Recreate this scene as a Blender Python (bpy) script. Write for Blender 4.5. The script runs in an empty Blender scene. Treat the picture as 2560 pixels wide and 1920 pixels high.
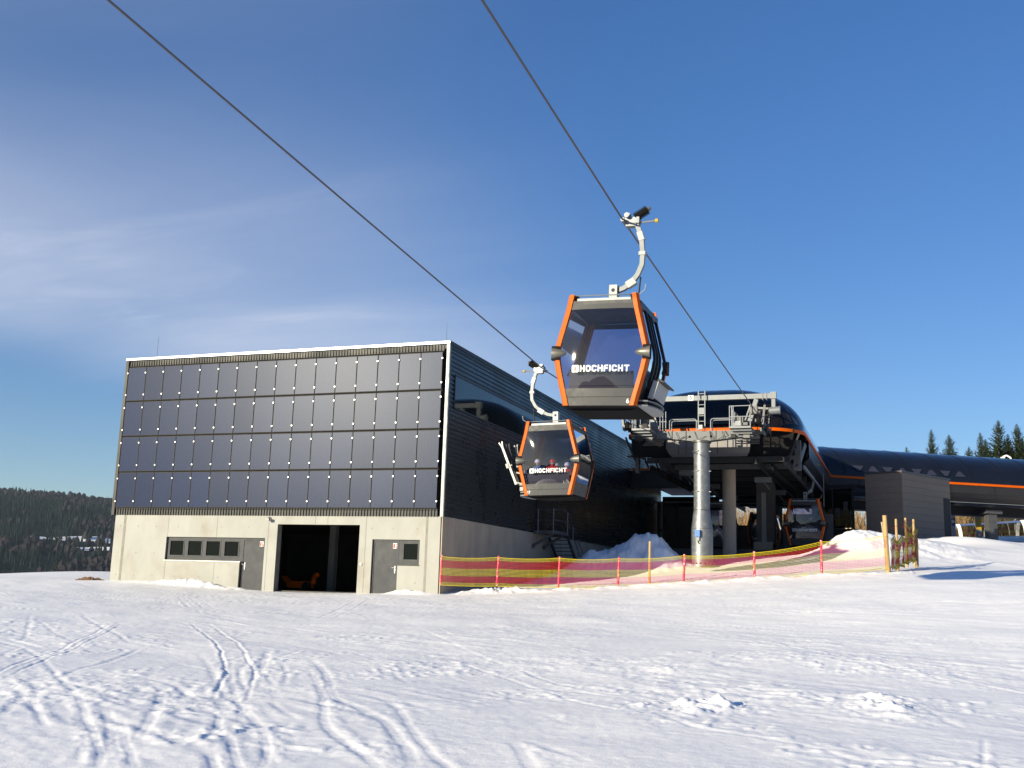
import bpy, math, random
import numpy as np
from mathutils import Vector, Matrix, Quaternion
random.seed(7); rng = np.random.default_rng(11)
scene = bpy.context.scene
col = scene.collection
RAD = math.radians

# ------------------------------------------------------------------ camera
cam_d = bpy.data.cameras.new('camera'); cam = bpy.data.objects.new('camera', cam_d); col.objects.link(cam)
cam_d.sensor_fit = 'HORIZONTAL'; cam_d.sensor_width = 36.0; cam_d.lens = 37.525
cam_d.clip_start = 0.1; cam_d.clip_end = 20000
_r = Vector((0.93962471, 0.34092201, 0.02962404)); _u = Vector((0.03702834, -0.18734947, 0.98159517)); _w = Vector((-0.34019745, 0.92123415, 0.18866197))
CAMP = Vector((17.7378, -40.2882, 0.2291))
cam.matrix_world = Matrix(((_r.x, _u.x, -_w.x, CAMP.x), (_r.y, _u.y, -_w.y, CAMP.y), (_r.z, _u.z, -_w.z, CAMP.z), (0, 0, 0, 1)))
scene.camera = cam
scene.render.resolution_x = 1024; scene.render.resolution_y = 768

# ------------------------------------------------------------------ world, sun, exposure
SUN_EL, SUN_AZ = 12.0, 29.0            # degrees; azimuth from -Y towards -X
sdir = Vector((-math.sin(RAD(SUN_AZ)) * math.cos(RAD(SUN_EL)), -math.cos(RAD(SUN_AZ)) * math.cos(RAD(SUN_EL)), math.sin(RAD(SUN_EL))))
world = bpy.data.worlds.new('World'); scene.world = world; world.use_nodes = True
nt = world.node_tree; N = nt.nodes; L = nt.links
sky = N.new('ShaderNodeTexSky'); sky.sky_type = 'NISHITA'; sky.sun_disc = False
sky.sun_elevation = RAD(SUN_EL); sky.sun_rotation = math.atan2(sdir.x, sdir.y)
sky.altitude = 900; sky.air_density = 1.0; sky.dust_density = 0.6; sky.ozone_density = 3.0
bg = N['Background']; bg.inputs[1].default_value = 0.115
hs = N.new('ShaderNodeHueSaturation'); hs.inputs['Saturation'].default_value = 1.32; hs.inputs['Value'].default_value = 0.90; hs.inputs['Hue'].default_value = 0.516
gm = N.new('ShaderNodeGamma'); gm.inputs[1].default_value = 0.8; L.new(sky.outputs[0], gm.inputs[0]); L.new(gm.outputs[0], hs.inputs['Color'])
# thin cirrus: noise over a flat layer high above (direction.xy / direction.z)
geo = N.new('ShaderNodeNewGeometry')
sep = N.new('ShaderNodeSeparateXYZ'); tc = N.new('ShaderNodeTexCoord'); L.new(tc.outputs['Generated'], sep.inputs[0])
def wm(op, a, b=None, clamp=False):
    n = N.new('ShaderNodeMath'); n.operation = op; n.use_clamp = clamp
    for i, q in enumerate((a, b)):
        if q is None: continue
        if isinstance(q, (int, float)): n.inputs[i].default_value = q
        else: L.new(q, n.inputs[i])
    return n.outputs[0]
zz = wm('ADD', wm('MAXIMUM', sep.outputs[2], 0.0), 0.12)
px = wm('DIVIDE', sep.outputs[0], zz); py = wm('DIVIDE', sep.outputs[1], zz)
cmb = N.new('ShaderNodeCombineXYZ'); L.new(px, cmb.inputs[0]); L.new(py, cmb.inputs[1])
mp = N.new('ShaderNodeMapping'); mp.inputs['Rotation'].default_value = (0, 0, RAD(-38)); mp.inputs['Scale'].default_value = (0.35, 1.0, 1)
L.new(cmb.outputs[0], mp.inputs[0])
n1 = N.new('ShaderNodeTexNoise'); n1.inputs['Scale'].default_value = 0.9; n1.inputs['Detail'].default_value = 7; n1.inputs['Roughness'].default_value = 0.52; n1.inputs['Distortion'].default_value = 0.5
L.new(mp.outputs[0], n1.inputs['Vector'])
mp3 = N.new('ShaderNodeMapping'); mp3.inputs['Rotation'].default_value = (0, 0, RAD(-52)); mp3.inputs['Scale'].default_value = (0.5, 1.6, 1); L.new(cmb.outputs[0], mp3.inputs[0])
n3 = N.new('ShaderNodeTexNoise'); n3.inputs['Scale'].default_value = 2.0; n3.inputs['Detail'].default_value = 9; n3.inputs['Roughness'].default_value = 0.6; n3.inputs['Distortion'].default_value = 1.2
L.new(mp3.outputs[0], n3.inputs['Vector'])
# a bank of cirrus stretches low from the west, dissolving upwards
bank = N.new('ShaderNodeVectorMath'); bank.operation = 'DOT_PRODUCT'
bd = Vector((-0.80, 0.58, 0.15)).normalized(); bank.inputs[1].default_value = bd
nrm = N.new('ShaderNodeVectorMath'); nrm.operation = 'NORMALIZE'; L.new(tc.outputs['Generated'], nrm.inputs[0]); L.new(nrm.outputs[0], bank.inputs[0])
def smooth(x, a, b):
    r = N.new('ShaderNodeMapRange'); r.interpolation_type = 'SMOOTHSTEP'; r.inputs[1].default_value = a; r.inputs[2].default_value = b; L.new(x, r.inputs[0]); return r.outputs[0]
wob = wm('MULTIPLY', wm('SUBTRACT', n1.outputs[0], 0.5), 0.09)
zed = wm('ADD', sep.outputs[2], wob)
lo = smooth(wm('SUBTRACT', zed, wm('MULTIPLY', wm('SUBTRACT', bank.outputs['Value'], 0.9), 0.25)), 0.135, 0.205)
hi = wm('SUBTRACT', 1.0, smooth(zed, 0.24, 0.44))
side = smooth(wm('ADD', bank.outputs['Value'], wm('MULTIPLY', wob, 0.8)), 0.74, 0.955)
c1 = smooth(n1.outputs[0], 0.28, 0.72)
streak = smooth(n3.outputs[0], 0.50, 0.80)
body = wm('MULTIPLY', wm('MULTIPLY', lo, hi), side)
fac = wm('MULTIPLY', body, wm('ADD', wm('ADD', wm('MULTIPLY', c1, 0.34), 0.28), wm('MULTIPLY', streak, 0.20)))
veil = wm('MULTIPLY', wm('MULTIPLY', side, c1), 0.15)
fac = wm('MINIMUM', wm('ADD', fac, wm('MULTIPLY', veil, lo)), 0.85)
mixc = N.new('ShaderNodeMix'); mixc.data_type = 'RGBA'
L.new(fac, mixc.inputs['Factor']); L.new(hs.outputs[0], mixc.inputs['A']); mixc.inputs['B'].default_value = (3.1, 3.3, 3.9, 1)
L.new(mixc.outputs['Result'], bg.inputs[0])

sun_d = bpy.data.lights.new('sun', 'SUN'); sun_d.energy = 5.0; sun_d.angle = RAD(0.53); sun_d.color = (1.0, 0.885, 0.65)
sun = bpy.data.objects.new('sun', sun_d); col.objects.link(sun); sun.rotation_euler = sdir.to_track_quat('Z', 'Y').to_euler()
sun.location = (-30, -60, 40)
scene.view_settings.view_transform = 'Standard'; scene.view_settings.look = 'None'
scene.view_settings.exposure = 1.0; scene.view_settings.gamma = 1.0
scene.cycles.use_denoising = True
scene.cycles.max_bounces = 8; scene.cycles.transparent_max_bounces = 24; scene.cycles.caustics_reflective = False; scene.cycles.caustics_refractive = False

# ------------------------------------------------------------------ materials
MATS = {}
def nodes_of(m): return m.node_tree.nodes, m.node_tree.links
def pm(name, rgb, rough=0.6, metal=0.0, spec=0.5, coat=0.0, nscale=None, namp=0.15, bump=None, bscale=60, coord='Object', emit=None, nstretch=(1, 1, 1), dirt=None):
    m = bpy.data.materials.new(name); m.use_nodes = True
    n, l = nodes_of(m); b = n['Principled BSDF']
    b.inputs['Base Color'].default_value = (*rgb, 1); b.inputs['Roughness'].default_value = rough; b.inputs['Metallic'].default_value = metal
    b.inputs['Specular IOR Level'].default_value = spec; b.inputs['Coat Weight'].default_value = coat; b.inputs['Coat Roughness'].default_value = 0.06
    tcn = n.new('ShaderNodeTexCoord'); mpn = n.new('ShaderNodeMapping'); mpn.inputs['Scale'].default_value = nstretch; l.new(tcn.outputs[coord], mpn.inputs[0])
    if nscale:
        tx = n.new('ShaderNodeTexNoise'); tx.inputs['Scale'].default_value = nscale; tx.inputs['Detail'].default_value = 6; tx.inputs['Roughness'].default_value = 0.62
        l.new(mpn.outputs[0], tx.inputs['Vector'])
        mr = n.new('ShaderNodeMapRange'); mr.inputs[1].default_value = 0.3; mr.inputs[2].default_value = 0.7; mr.inputs[3].default_value = 1 - namp; mr.inputs[4].default_value = 1 + namp
        l.new(tx.outputs[0], mr.inputs[0])
        mx = n.new('ShaderNodeMix'); mx.data_type = 'RGBA'; mx.blend_type = 'MULTIPLY'; mx.inputs['Factor'].default_value = 1
        mx.inputs['A'].default_value = (*rgb, 1); l.new(mr.outputs[0], mx.inputs['B']); last = mx.outputs['Result']
        rr = n.new('ShaderNodeMapRange'); rr.inputs[1].default_value = 0.3; rr.inputs[2].default_value = 0.7; rr.inputs[3].default_value = max(0.02, rough - 0.08); rr.inputs[4].default_value = min(1, rough + 0.1)
        l.new(tx.outputs[0], rr.inputs[0]); l.new(rr.outputs[0], b.inputs['Roughness'])
        if dirt:
            t2 = n.new('ShaderNodeTexNoise'); t2.inputs['Scale'].default_value = dirt[1]; t2.inputs['Detail'].default_value = 5; l.new(tcn.outputs[coord], t2.inputs['Vector'])
            m2 = n.new('ShaderNodeMapRange'); m2.inputs[1].default_value = 0.52; m2.inputs[2].default_value = 0.75; m2.inputs[4].default_value = dirt[2]; l.new(t2.outputs[0], m2.inputs[0])
            x2 = n.new('ShaderNodeMix'); x2.data_type = 'RGBA'; l.new(m2.outputs[0], x2.inputs['Factor']); l.new(last, x2.inputs['A']); x2.inputs['B'].default_value = (*dirt[0], 1); last = x2.outputs['Result']
        l.new(last, b.inputs['Base Color'])
    if bump:
        tb = n.new('ShaderNodeTexNoise'); tb.inputs['Scale'].default_value = bscale; tb.inputs['Detail'].default_value = 4; l.new(mpn.outputs[0], tb.inputs['Vector'])
        bp_ = n.new('ShaderNodeBump'); bp_.inputs['Strength'].default_value = bump; bp_.inputs['Distance'].default_value = 0.02; l.new(tb.outputs[0], bp_.inputs['Height']); l.new(bp_.outputs[0], b.inputs['Normal'])
    MATS[name] = m; return m
def glass(name, tint, refl_rough=0.02, ior=1.5, coatc=(1, 1, 1)):
    m = bpy.data.materials.new(name); m.use_nodes = True; n, l = nodes_of(m); n.remove(n['Principled BSDF'])
    tr = n.new('ShaderNodeBsdfTransparent'); tr.inputs[0].default_value = (*tint, 1)
    gl = n.new('ShaderNodeBsdfGlossy'); gl.inputs['Roughness'].default_value = refl_rough; gl.inputs[0].default_value = (*coatc, 1)
    fr = n.new('ShaderNodeFresnel'); fr.inputs[0].default_value = ior
    mx = n.new('ShaderNodeMixShader'); l.new(fr.outputs[0], mx.inputs[0]); l.new(tr.outputs[0], mx.inputs[1]); l.new(gl.outputs[0], mx.inputs[2])
    l.new(mx.outputs[0], n['Material Output'].inputs[0]); MATS[name] = m; return m

pm('concrete', (0.285, 0.29, 0.276), 0.85, spec=0.2, nscale=1.1, namp=0.09, bump=0.25, bscale=30, nstretch=(1, 1, 0.5), dirt=((0.20, 0.175, 0.14), 0.75, 0.5))
pm('concrete_grey', (0.34, 0.285, 0.225), 0.85, spec=0.2, nscale=1.4, namp=0.14, bump=0.25, bscale=30, nstretch=(1, 1, 0.3), dirt=((0.2, 0.18, 0.16), 1.2, 0.4))
pm('concrete_joint', (0.20, 0.195, 0.175), 0.9, spec=0.1, nscale=3, namp=0.2)
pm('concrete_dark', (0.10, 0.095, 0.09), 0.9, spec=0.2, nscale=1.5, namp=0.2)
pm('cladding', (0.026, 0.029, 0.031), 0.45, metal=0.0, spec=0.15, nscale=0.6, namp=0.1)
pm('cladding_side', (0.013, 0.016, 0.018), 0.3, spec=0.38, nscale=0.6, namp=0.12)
pm('flashing', (0.17, 0.175, 0.18), 0.33, metal=0.7, nscale=2, namp=0.06)
pm('anthracite', (0.042, 0.046, 0.053), 0.5, spec=0.12, nscale=3, namp=0.06)
pm('window_glass', (0.008, 0.010, 0.010), 0.03, spec=0.5)
pm('black_gap', (0.010, 0.010, 0.011), 0.8, spec=0.05)
pm('trim_grey', (0.075, 0.082, 0.09), 0.36, metal=0.4, nscale=2, namp=0.1)
pm('crossarm_shaded', (0.082, 0.09, 0.10), 0.5, metal=0.2, nscale=3, namp=0.15)  # darker copy of galvanised with the crossarm's shade put into the colour
pm('clamp_metal', (0.5, 0.5, 0.5), 0.35, metal=0.2)
pm('galvanised', (0.142, 0.155, 0.172), 0.45, metal=0.5, nscale=3.5, namp=0.10, dirt=((0.36, 0.37, 0.38), 5, 0.4))
pm('steel_pale', (0.142, 0.157, 0.172), 0.5, metal=0.2, nscale=4, namp=0.08)
pm('white_paint', (0.232, 0.252, 0.272), 0.4, nscale=6, namp=0.04)
pm('wing_glass', (0.007, 0.009, 0.016), 0.16, spec=0.35, nscale=0.5, namp=0.2)
pm('clerestory', (0.028, 0.031, 0.05), 0.25, spec=0.3)  # sky light behind the panes is put into a paler blue base
pm('wing_band', (0.019, 0.018, 0.020), 0.5, spec=0.3, nscale=0.7, namp=0.1)  # darker copy of station_band; the wing's weaker light is put into the colour
pm('dark_steel', (0.022, 0.022, 0.024), 0.6, spec=0.2, nscale=5, namp=0.25)
pm('mid_steel', (0.085, 0.086, 0.09), 0.45, metal=0.4, nscale=4, namp=0.2)
pm('rope', (0.10, 0.088, 0.095), 0.55, metal=0.4, nscale=40, namp=0.3)
pm('orange', (0.52, 0.088, 0.0005), 0.4, spec=0.12, nscale=2, namp=0.04)
pm('orange_stripe', (0.52, 0.085, 0.0005), 0.45, spec=0.1, nscale=2, namp=0.05)
pm('cabin_grey', (0.034, 0.037, 0.042), 0.5, spec=0.25, nscale=4, namp=0.05)
pm('underbody', (0.012, 0.012, 0.013), 0.9, spec=0.03)
pm('cabin_black', (0.012, 0.012, 0.014), 0.35, spec=0.2)
pm('rubber', (0.009, 0.009, 0.010), 0.8, spec=0.08)
pm('bumper', (0.07, 0.07, 0.066), 0.35, spec=0.4)
pm('yellow_plastic', (0.36, 0.24, 0.012), 0.5)
pm('signal_blue', (0.025, 0.13, 0.40), 0.4)
pm('letter_white', (0.50, 0.53, 0.56), 0.5)
pm('letter_black', (0.02, 0.02, 0.02), 0.5)
pm('station_band', (0.11, 0.105, 0.108), 0.42, metal=0.3, nscale=0.7, namp=0.08)
pm('wood', (0.34, 0.225, 0.10), 0.75, nscale=9, namp=0.22, nstretch=(3, 3, 0.5))
pm('wood_grey', (0.24, 0.20, 0.15), 0.8, nscale=9, namp=0.25, nstretch=(3, 3, 0.5))
pm('net_red', (0.40, 0.022, 0.014), 0.6, spec=0.1); pm('net_yellow', (0.42, 0.33, 0.012), 0.6, spec=0.1)
pm('fibre_board', (0.17, 0.135, 0.105), 0.7, nscale=2.5, namp=0.12, nstretch=(1, 1, 3))
pm('asphalt', (0.045, 0.045, 0.047), 0.9, nscale=6, namp=0.2)
pm('earth', (0.14, 0.075, 0.04), 0.95, nscale=8, namp=0.35, bump=0.6, bscale=20)
pm('bark', (0.07, 0.05, 0.035), 0.9, nscale=8, namp=0.3)
pm('needles', (0.030, 0.042, 0.014), 0.75, spec=0.2, nscale=0.9, namp=0.45)
pm('needles_far', (0.011, 0.019, 0.016), 0.9, spec=0.0, nscale=0.02, namp=0.5)
pm('forest_floor', (0.018, 0.022, 0.018), 0.95, spec=0.0, nscale=0.02, namp=0.4, dirt=((0.75, 0.76, 0.8), 0.006, 0.0))
pm('twigs_far', (0.026, 0.023, 0.026), 0.9, spec=0.0, nscale=0.03, namp=0.4)
pm('twigs', (0.23, 0.15, 0.075), 0.9, spec=0.1, nscale=1.3, namp=0.5)
pm('twigs_dark', (0.075, 0.06, 0.035), 0.9, spec=0.1, nscale=1.3, namp=0.5)
pm('birch', (0.48, 0.44, 0.36), 0.8, nscale=7, namp=0.4)
pm('tunnel_white', (0.8, 0.8, 0.78), 0.5)
pm('skin', (0.5, 0.3, 0.22), 0.5); pm('jacket_red', (0.55, 0.02, 0.015), 0.6); pm('jacket_blue', (0.03, 0.10, 0.25), 0.6); pm('jacket_green', (0.05, 0.22, 0.07), 0.6); pm('helmet_white', (0.75, 0.75, 0.75), 0.3); pm('helmet_red', (0.6, 0.03, 0.02), 0.3)
glass('cabin_glass', (0.52, 0.52, 0.66), 0.015, 1.55); glass('cabin_side_glass', (0.34, 0.35, 0.40), 0.015, 1.55)
glass('dome_glass', (0.045, 0.05, 0.075), 0.03, 1.42); glass('clear_pvc', (0.66, 0.67, 0.68), 0.4, 1.18)
glass('shop_glass', (0.12, 0.13, 0.12), 0.01, 1.5)

# photovoltaic cells: dark blue cells between fine bright conductor lines
def pv():
    m = bpy.data.materials.new('solar_cells'); m.use_nodes = True; n, l = nodes_of(m); b = n['Principled BSDF']
    t = n.new('ShaderNodeTexCoord'); s = n.new('ShaderNodeSeparateXYZ'); l.new(t.outputs['Object'], s.inputs[0])
    def mt(op, a, b_=None):
        k = n.new('ShaderNodeMath'); k.operation = op
        for i, q in enumerate((a, b_)):
            if q is None: continue
            if isinstance(q, (int, float)): k.inputs[i].default_value = q
            else: l.new(q, k.inputs[i])
        return k.outputs[0]
    fx = mt('ABSOLUTE', mt('SUBTRACT', mt('FRACT', mt('DIVIDE', s.outputs[0], 0.052)), 0.5))     # bus bars
    bars = mt('GREATER_THAN', fx, 0.43)
    gx = mt('ABSOLUTE', mt('SUBTRACT', mt('FRACT', mt('DIVIDE', s.outputs[0], 0.156)), 0.5)); gz = mt('ABSOLUTE', mt('SUBTRACT', mt('FRACT', mt('DIVIDE', s.outputs[2], 0.158)), 0.5))
    gap = mt('MAXIMUM', mt('GREATER_THAN', gx, 0.482), mt('GREATER_THAN', gz, 0.482))
    nz = n.new('ShaderNodeTexNoise'); nz.inputs['Scale'].default_value = 14; nz.inputs['Detail'].default_value = 3; l.new(t.outputs['Object'], nz.inputs['Vector'])
    oi = n.new('ShaderNodeObjectInfo')
    v = mt('MULTIPLY', mt('ADD', mt('MULTIPLY', nz.outputs[0], 0.8), 0.6), mt('ADD', mt('MULTIPLY', oi.outputs['Random'], 0.25), 0.87))
    m1 = n.new('ShaderNodeMix'); m1.data_type = 'RGBA'; m1.blend_type = 'MULTIPLY'; m1.inputs['Factor'].default_value = 1; m1.inputs['A'].default_value = (0.006, 0.0145, 0.048, 1); l.new(v, m1.inputs['B'])
    m2 = n.new('ShaderNodeMix'); m2.data_type = 'RGBA'; l.new(mt('MULTIPLY', bars, 0.35), m2.inputs['Factor']); l.new(m1.outputs['Result'], m2.inputs['A']); m2.inputs['B'].default_value = (0.10, 0.11, 0.14, 1)
    m3 = n.new('ShaderNodeMix'); m3.data_type = 'RGBA'; l.new(mt('MULTIPLY', gap, 0.6), m3.inputs['Factor']); l.new(m2.outputs['Result'], m3.inputs['A']); m3.inputs['B'].default_value = (0.02, 0.02, 0.025, 1)
    l.new(m3.outputs['Result'], b.inputs['Base Color'])
    b.inputs['Roughness'].default_value = 0.30; b.inputs['Specular IOR Level'].default_value = 0.055; b.inputs['Specular Tint'].default_value = (0.82, 0.88, 1.0, 1)
    MATS['solar_cells'] = m
pv()

# snow
def snow_mat(name, fine=1.0):
    m = bpy.data.materials.new(name); m.use_nodes = True; n, l = nodes_of(m); b = n['Principled BSDF']
    t = n.new('ShaderNodeTexCoord')
    big = n.new('ShaderNodeTexNoise'); big.inputs['Scale'].default_value = 0.35; big.inputs['Detail'].default_value = 5; l.new(t.outputs['Object'], big.inputs['Vector'])
    rp = n.new('ShaderNodeMix'); rp.data_type = 'RGBA'; l.new(big.outputs[0], rp.inputs['Factor']); rp.inputs['A'].default_value = (0.86, 0.855, 0.87, 1); rp.inputs['B'].default_value = (0.93, 0.925, 0.925, 1)
    l.new(rp.outputs['Result'], b.inputs['Base Color']); b.inputs['Roughness'].default_value = 0.55; b.inputs['Specular IOR Level'].default_value = 0.25
    nb = n.new('ShaderNodeTexNoise'); nb.inputs['Scale'].default_value = 42; nb.inputs['Detail'].default_value = 5; nb.inputs['Roughness'].default_value = 0.7; l.new(t.outputs['Object'], nb.inputs['Vector'])
    nc = n.new('ShaderNodeTexNoise'); nc.inputs['Scale'].default_value = 9; nc.inputs['Detail'].default_value = 4; l.new(t.outputs['Object'], nc.inputs['Vector'])
    ad = n.new('ShaderNodeMath'); ad.operation = 'MULTIPLY_ADD'; l.new(nb.outputs[0], ad.inputs[0]); ad.inputs[1].default_value = 0.35; l.new(nc.outputs[0], ad.inputs[2])
    bp_ = n.new('ShaderNodeBump'); bp_.inputs['Strength'].default_value = 0.22 * fine; bp_.inputs['Distance'].default_value = 0.03; l.new(ad.outputs[0], bp_.inputs['Height']); l.new(bp_.outputs[0], b.inputs['Normal'])
    MATS[name] = m
snow_mat('snow'); snow_mat('snow_rough', 1.6)

# red post sleeve with white printed flecks
def post_mat():
    m = pm('post_red', (0.42, 0.004, 0.05), 0.4); n, l = nodes_of(m); b = n['Principled BSDF']
    t = n.new('ShaderNodeTexCoord'); mpn = n.new('ShaderNodeMapping'); mpn.inputs['Scale'].default_value = (14, 14, 9); l.new(t.outputs['Object'], mpn.inputs[0])
    nz = n.new('ShaderNodeTexNoise'); nz.inputs['Scale'].default_value = 1.7; nz.inputs['Detail'].default_value = 1; l.new(mpn.outputs[0], nz.inputs['Vector'])
    g_ = n.new('ShaderNodeMath'); g_.operation = 'GREATER_THAN'; l.new(nz.outputs[0], g_.inputs[0]); g_.inputs[1].default_value = 0.63
    mx = n.new('ShaderNodeMix'); mx.data_type = 'RGBA'; l.new(g_.outputs[0], mx.inputs['Factor']); mx.inputs['A'].default_value = (0.42, 0.004, 0.05, 1); mx.inputs['B'].default_value = (0.5, 0.48, 0.48, 1)
    l.new(mx.outputs['Result'], b.inputs['Base Color'])
post_mat()

# ------------------------------------------------------------------ mesh helpers
class MB:
    def __init__(s): s.v = []; s.f = []; s.m = []
    def add(s, vs, fs, mi=0):
        o = len(s.v); s.v += [tuple(p) for p in vs]; s.f += [tuple(i + o for i in f) for f in fs]; s.m += [mi] * len(fs); return s
    def box(s, x0, x1, y0, y1, z0, z1, mi=0):
        return s.add([(x0, y0, z0), (x1, y0, z0), (x1, y1, z0), (x0, y1, z0), (x0, y0, z1), (x1, y0, z1), (x1, y1, z1), (x0, y1, z1)],
                     [(0, 3, 2, 1), (4, 5, 6, 7), (0, 1, 5, 4), (1, 2, 6, 5), (2, 3, 7, 6), (3, 0, 4, 7)], mi)
    def obox(s, c, ax, ay, az, mi=0):
        c = Vector(c); ax = Vector(ax); ay = Vector(ay); az = Vector(az)
        vs = [c + ax * i + ay * j + az * k for k in (-1, 1) for j in (-1, 1) for i in (-1, 1)]
        return s.add(vs, [(0, 2, 3, 1), (4, 5, 7, 6), (0, 1, 5, 4), (1, 3, 7, 5), (3, 2, 6, 7), (2, 0, 4, 6)], mi)
    def beam(s, a, b, w, h, up=(0, 0, 1), mi=0):
        a = Vector(a); b = Vector(b); d = (b - a); L_ = d.length; d.normalize(); u = Vector(up)
        if abs(d.dot(u)) > 0.98: u = Vector((1, 0, 0))
        x = d.cross(u).normalized(); z = x.cross(d).normalized()
        return s.obox((a + b) / 2, x * w / 2, d * L_ / 2, z * h / 2, mi)
    def cyl(s, a, b, r0, r1=None, n=14, caps=True, mi=0):
        a = Vector(a); b = Vector(b); r1 = r0 if r1 is None else r1; d = (b - a).normalized()
        u = Vector((0, 0, 1)) if abs(d.z) < 0.95 else Vector((1, 0, 0)); x = d.cross(u).normalized(); y = d.cross(x).normalized()
        vs = []
        for p, r in ((a, r0), (b, r1)):
            for i in range(n):
                t = 2 * math.pi * i / n; vs.append(p + (x * math.cos(t) + y * math.sin(t)) * r)
        fs = [(i, (i + 1) % n, n + (i + 1) % n, n + i) for i in range(n)]
        if caps: fs += [tuple(range(n - 1, -1, -1)), tuple(range(n, 2 * n))]
        return s.add(vs, fs, mi)
    def tube(s, pts, r, n=8, closed=False, mi=0, sq=None):
        pts = [Vector(p) for p in pts]; m = len(pts); rings = []; px_ = None
        for i in range(m):
            if closed: d = pts[(i + 1) % m] - pts[i - 1]
            else: d = pts[min(i + 1, m - 1)] - pts[max(i - 1, 0)]
            d.normalize()
            if px_ is None:
                u = Vector((0, 0, 1)) if abs(d.z) < 0.9 else Vector((0, 1, 0)); px_ = d.cross(u).normalized()
            px_ = (px_ - d * px_.dot(d)).normalized(); py_ = d.cross(px_)
            rr = r[i] if isinstance(r, (list, tuple)) else r
            if sq: rings.append([pts[i] + px_ * a * sq[0] / 2 + py_ * b * sq[1] / 2 for a, b in ((-1, -1), (1, -1), (1, 1), (-1, 1))])
            else: rings.append([pts[i] + (px_ * math.cos(2 * math.pi * k / n) + py_ * math.sin(2 * math.pi * k / n)) * rr for k in range(n)])
        k = 4 if sq else n; vs = [p for rg in rings for p in rg]; fs = []
        for i in range(m if closed else m - 1):
            j = (i + 1) % m
            fs += [(i * k + t, i * k + (t + 1) % k, j * k + (t + 1) % k, j * k + t) for t in range(k)]
        if not closed: fs += [tuple(range(k - 1, -1, -1)), tuple((m - 1) * k + t for t in range(k))]
        return s.add(vs, fs, mi)
    def prism(s, poly, fn, d0, d1, mi=0):
        """poly: 2d outline, fn(u, v, d) -> xyz"""
        n = len(poly); vs = [fn(u, v, d0) for u, v in poly] + [fn(u, v, d1) for u, v in poly]
        return s.add(vs, [tuple(range(n - 1, -1, -1)), tuple(range(n, 2 * n))] + [(i, (i + 1) % n, n + (i + 1) % n, n + i) for i in range(n)], mi)
    def grid(s, rows, mi=0):
        n = len(rows[0]); vs = [p for r in rows for p in r]
        return s.add(vs, [(i * n + j, i * n + j + 1, (i + 1) * n + j + 1, (i + 1) * n + j) for i in range(len(rows) - 1) for j in range(n - 1)], mi)
    def build(s, name, mat, parent=None, smooth=False, loc=None, fix=True):
        me = bpy.data.meshes.new(name); me.from_pydata(s.v, [], s.f)
        for mt in (mat if isinstance(mat, (list, tuple)) else [mat]): me.materials.append(MATS[mt])
        if any(s.m): me.polygons.foreach_set('material_index', s.m)
        if fix:
            import bmesh
            bm = bmesh.new(); bm.from_mesh(me); bmesh.ops.recalc_face_normals(bm, faces=bm.faces); bm.to_mesh(me); bm.free()
        if smooth:
            me.polygons.foreach_set('use_smooth', [True] * len(me.polygons))
            try: me.set_sharp_from_angle(angle=RAD(38))
            except Exception: pass
        me.update(); o = bpy.data.objects.new(name, me); col.objects.link(o)
        if parent: o.parent = parent
        if loc: o.location = loc
        return o
def tag(o, label=None, cat=None, group=None, kind=None):
    if label: o['label'] = label
    if cat: o['category'] = cat
    if group: o['group'] = group
    if kind: o['kind'] = kind
    return o
def thing(name, label, cat, loc=(0, 0, 0), rz=0.0, group=None):
    o = bpy.data.objects.new(name, None); o.empty_display_size = 0.2; col.objects.link(o); o.location = loc; o.rotation_euler = (0, 0, rz)
    return tag(o, label, cat, group)
def dup(o, parent=None):
    c = o.copy(); col.objects.link(c)
    if parent: c.parent = parent
    return c
def dup_tree(o, parent=None):
    kids = list(o.children); c = o.copy(); col.objects.link(c); c.parent = parent
    for k in kids: dup_tree(k, c)
    return c
def text_mesh(name, body, size, mat, parent, M, depth=0.004):
    cu = bpy.data.curves.new(name, 'FONT'); cu.body = body; cu.size = size; cu.align_x = 'CENTER'; cu.align_y = 'CENTER'; cu.extrude = depth; cu.offset = size * 0.018
    t = bpy.data.objects.new(name, cu); col.objects.link(t); dg = bpy.context.evaluated_depsgraph_get(); dg.update()
    me = bpy.data.meshes.new_from_object(t.evaluated_get(dg)); bpy.data.objects.remove(t); bpy.data.curves.remove(cu)
    me.transform(M); me.materials.clear(); me.materials.append(MATS[mat]); o = bpy.data.objects.new(name, me); col.objects.link(o)
    if parent: o.parent = parent
    return o
def front_M(x, y, z): return Matrix.Translation((x, y, z)) @ Matrix.Rotation(RAD(90), 4, 'X')

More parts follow.
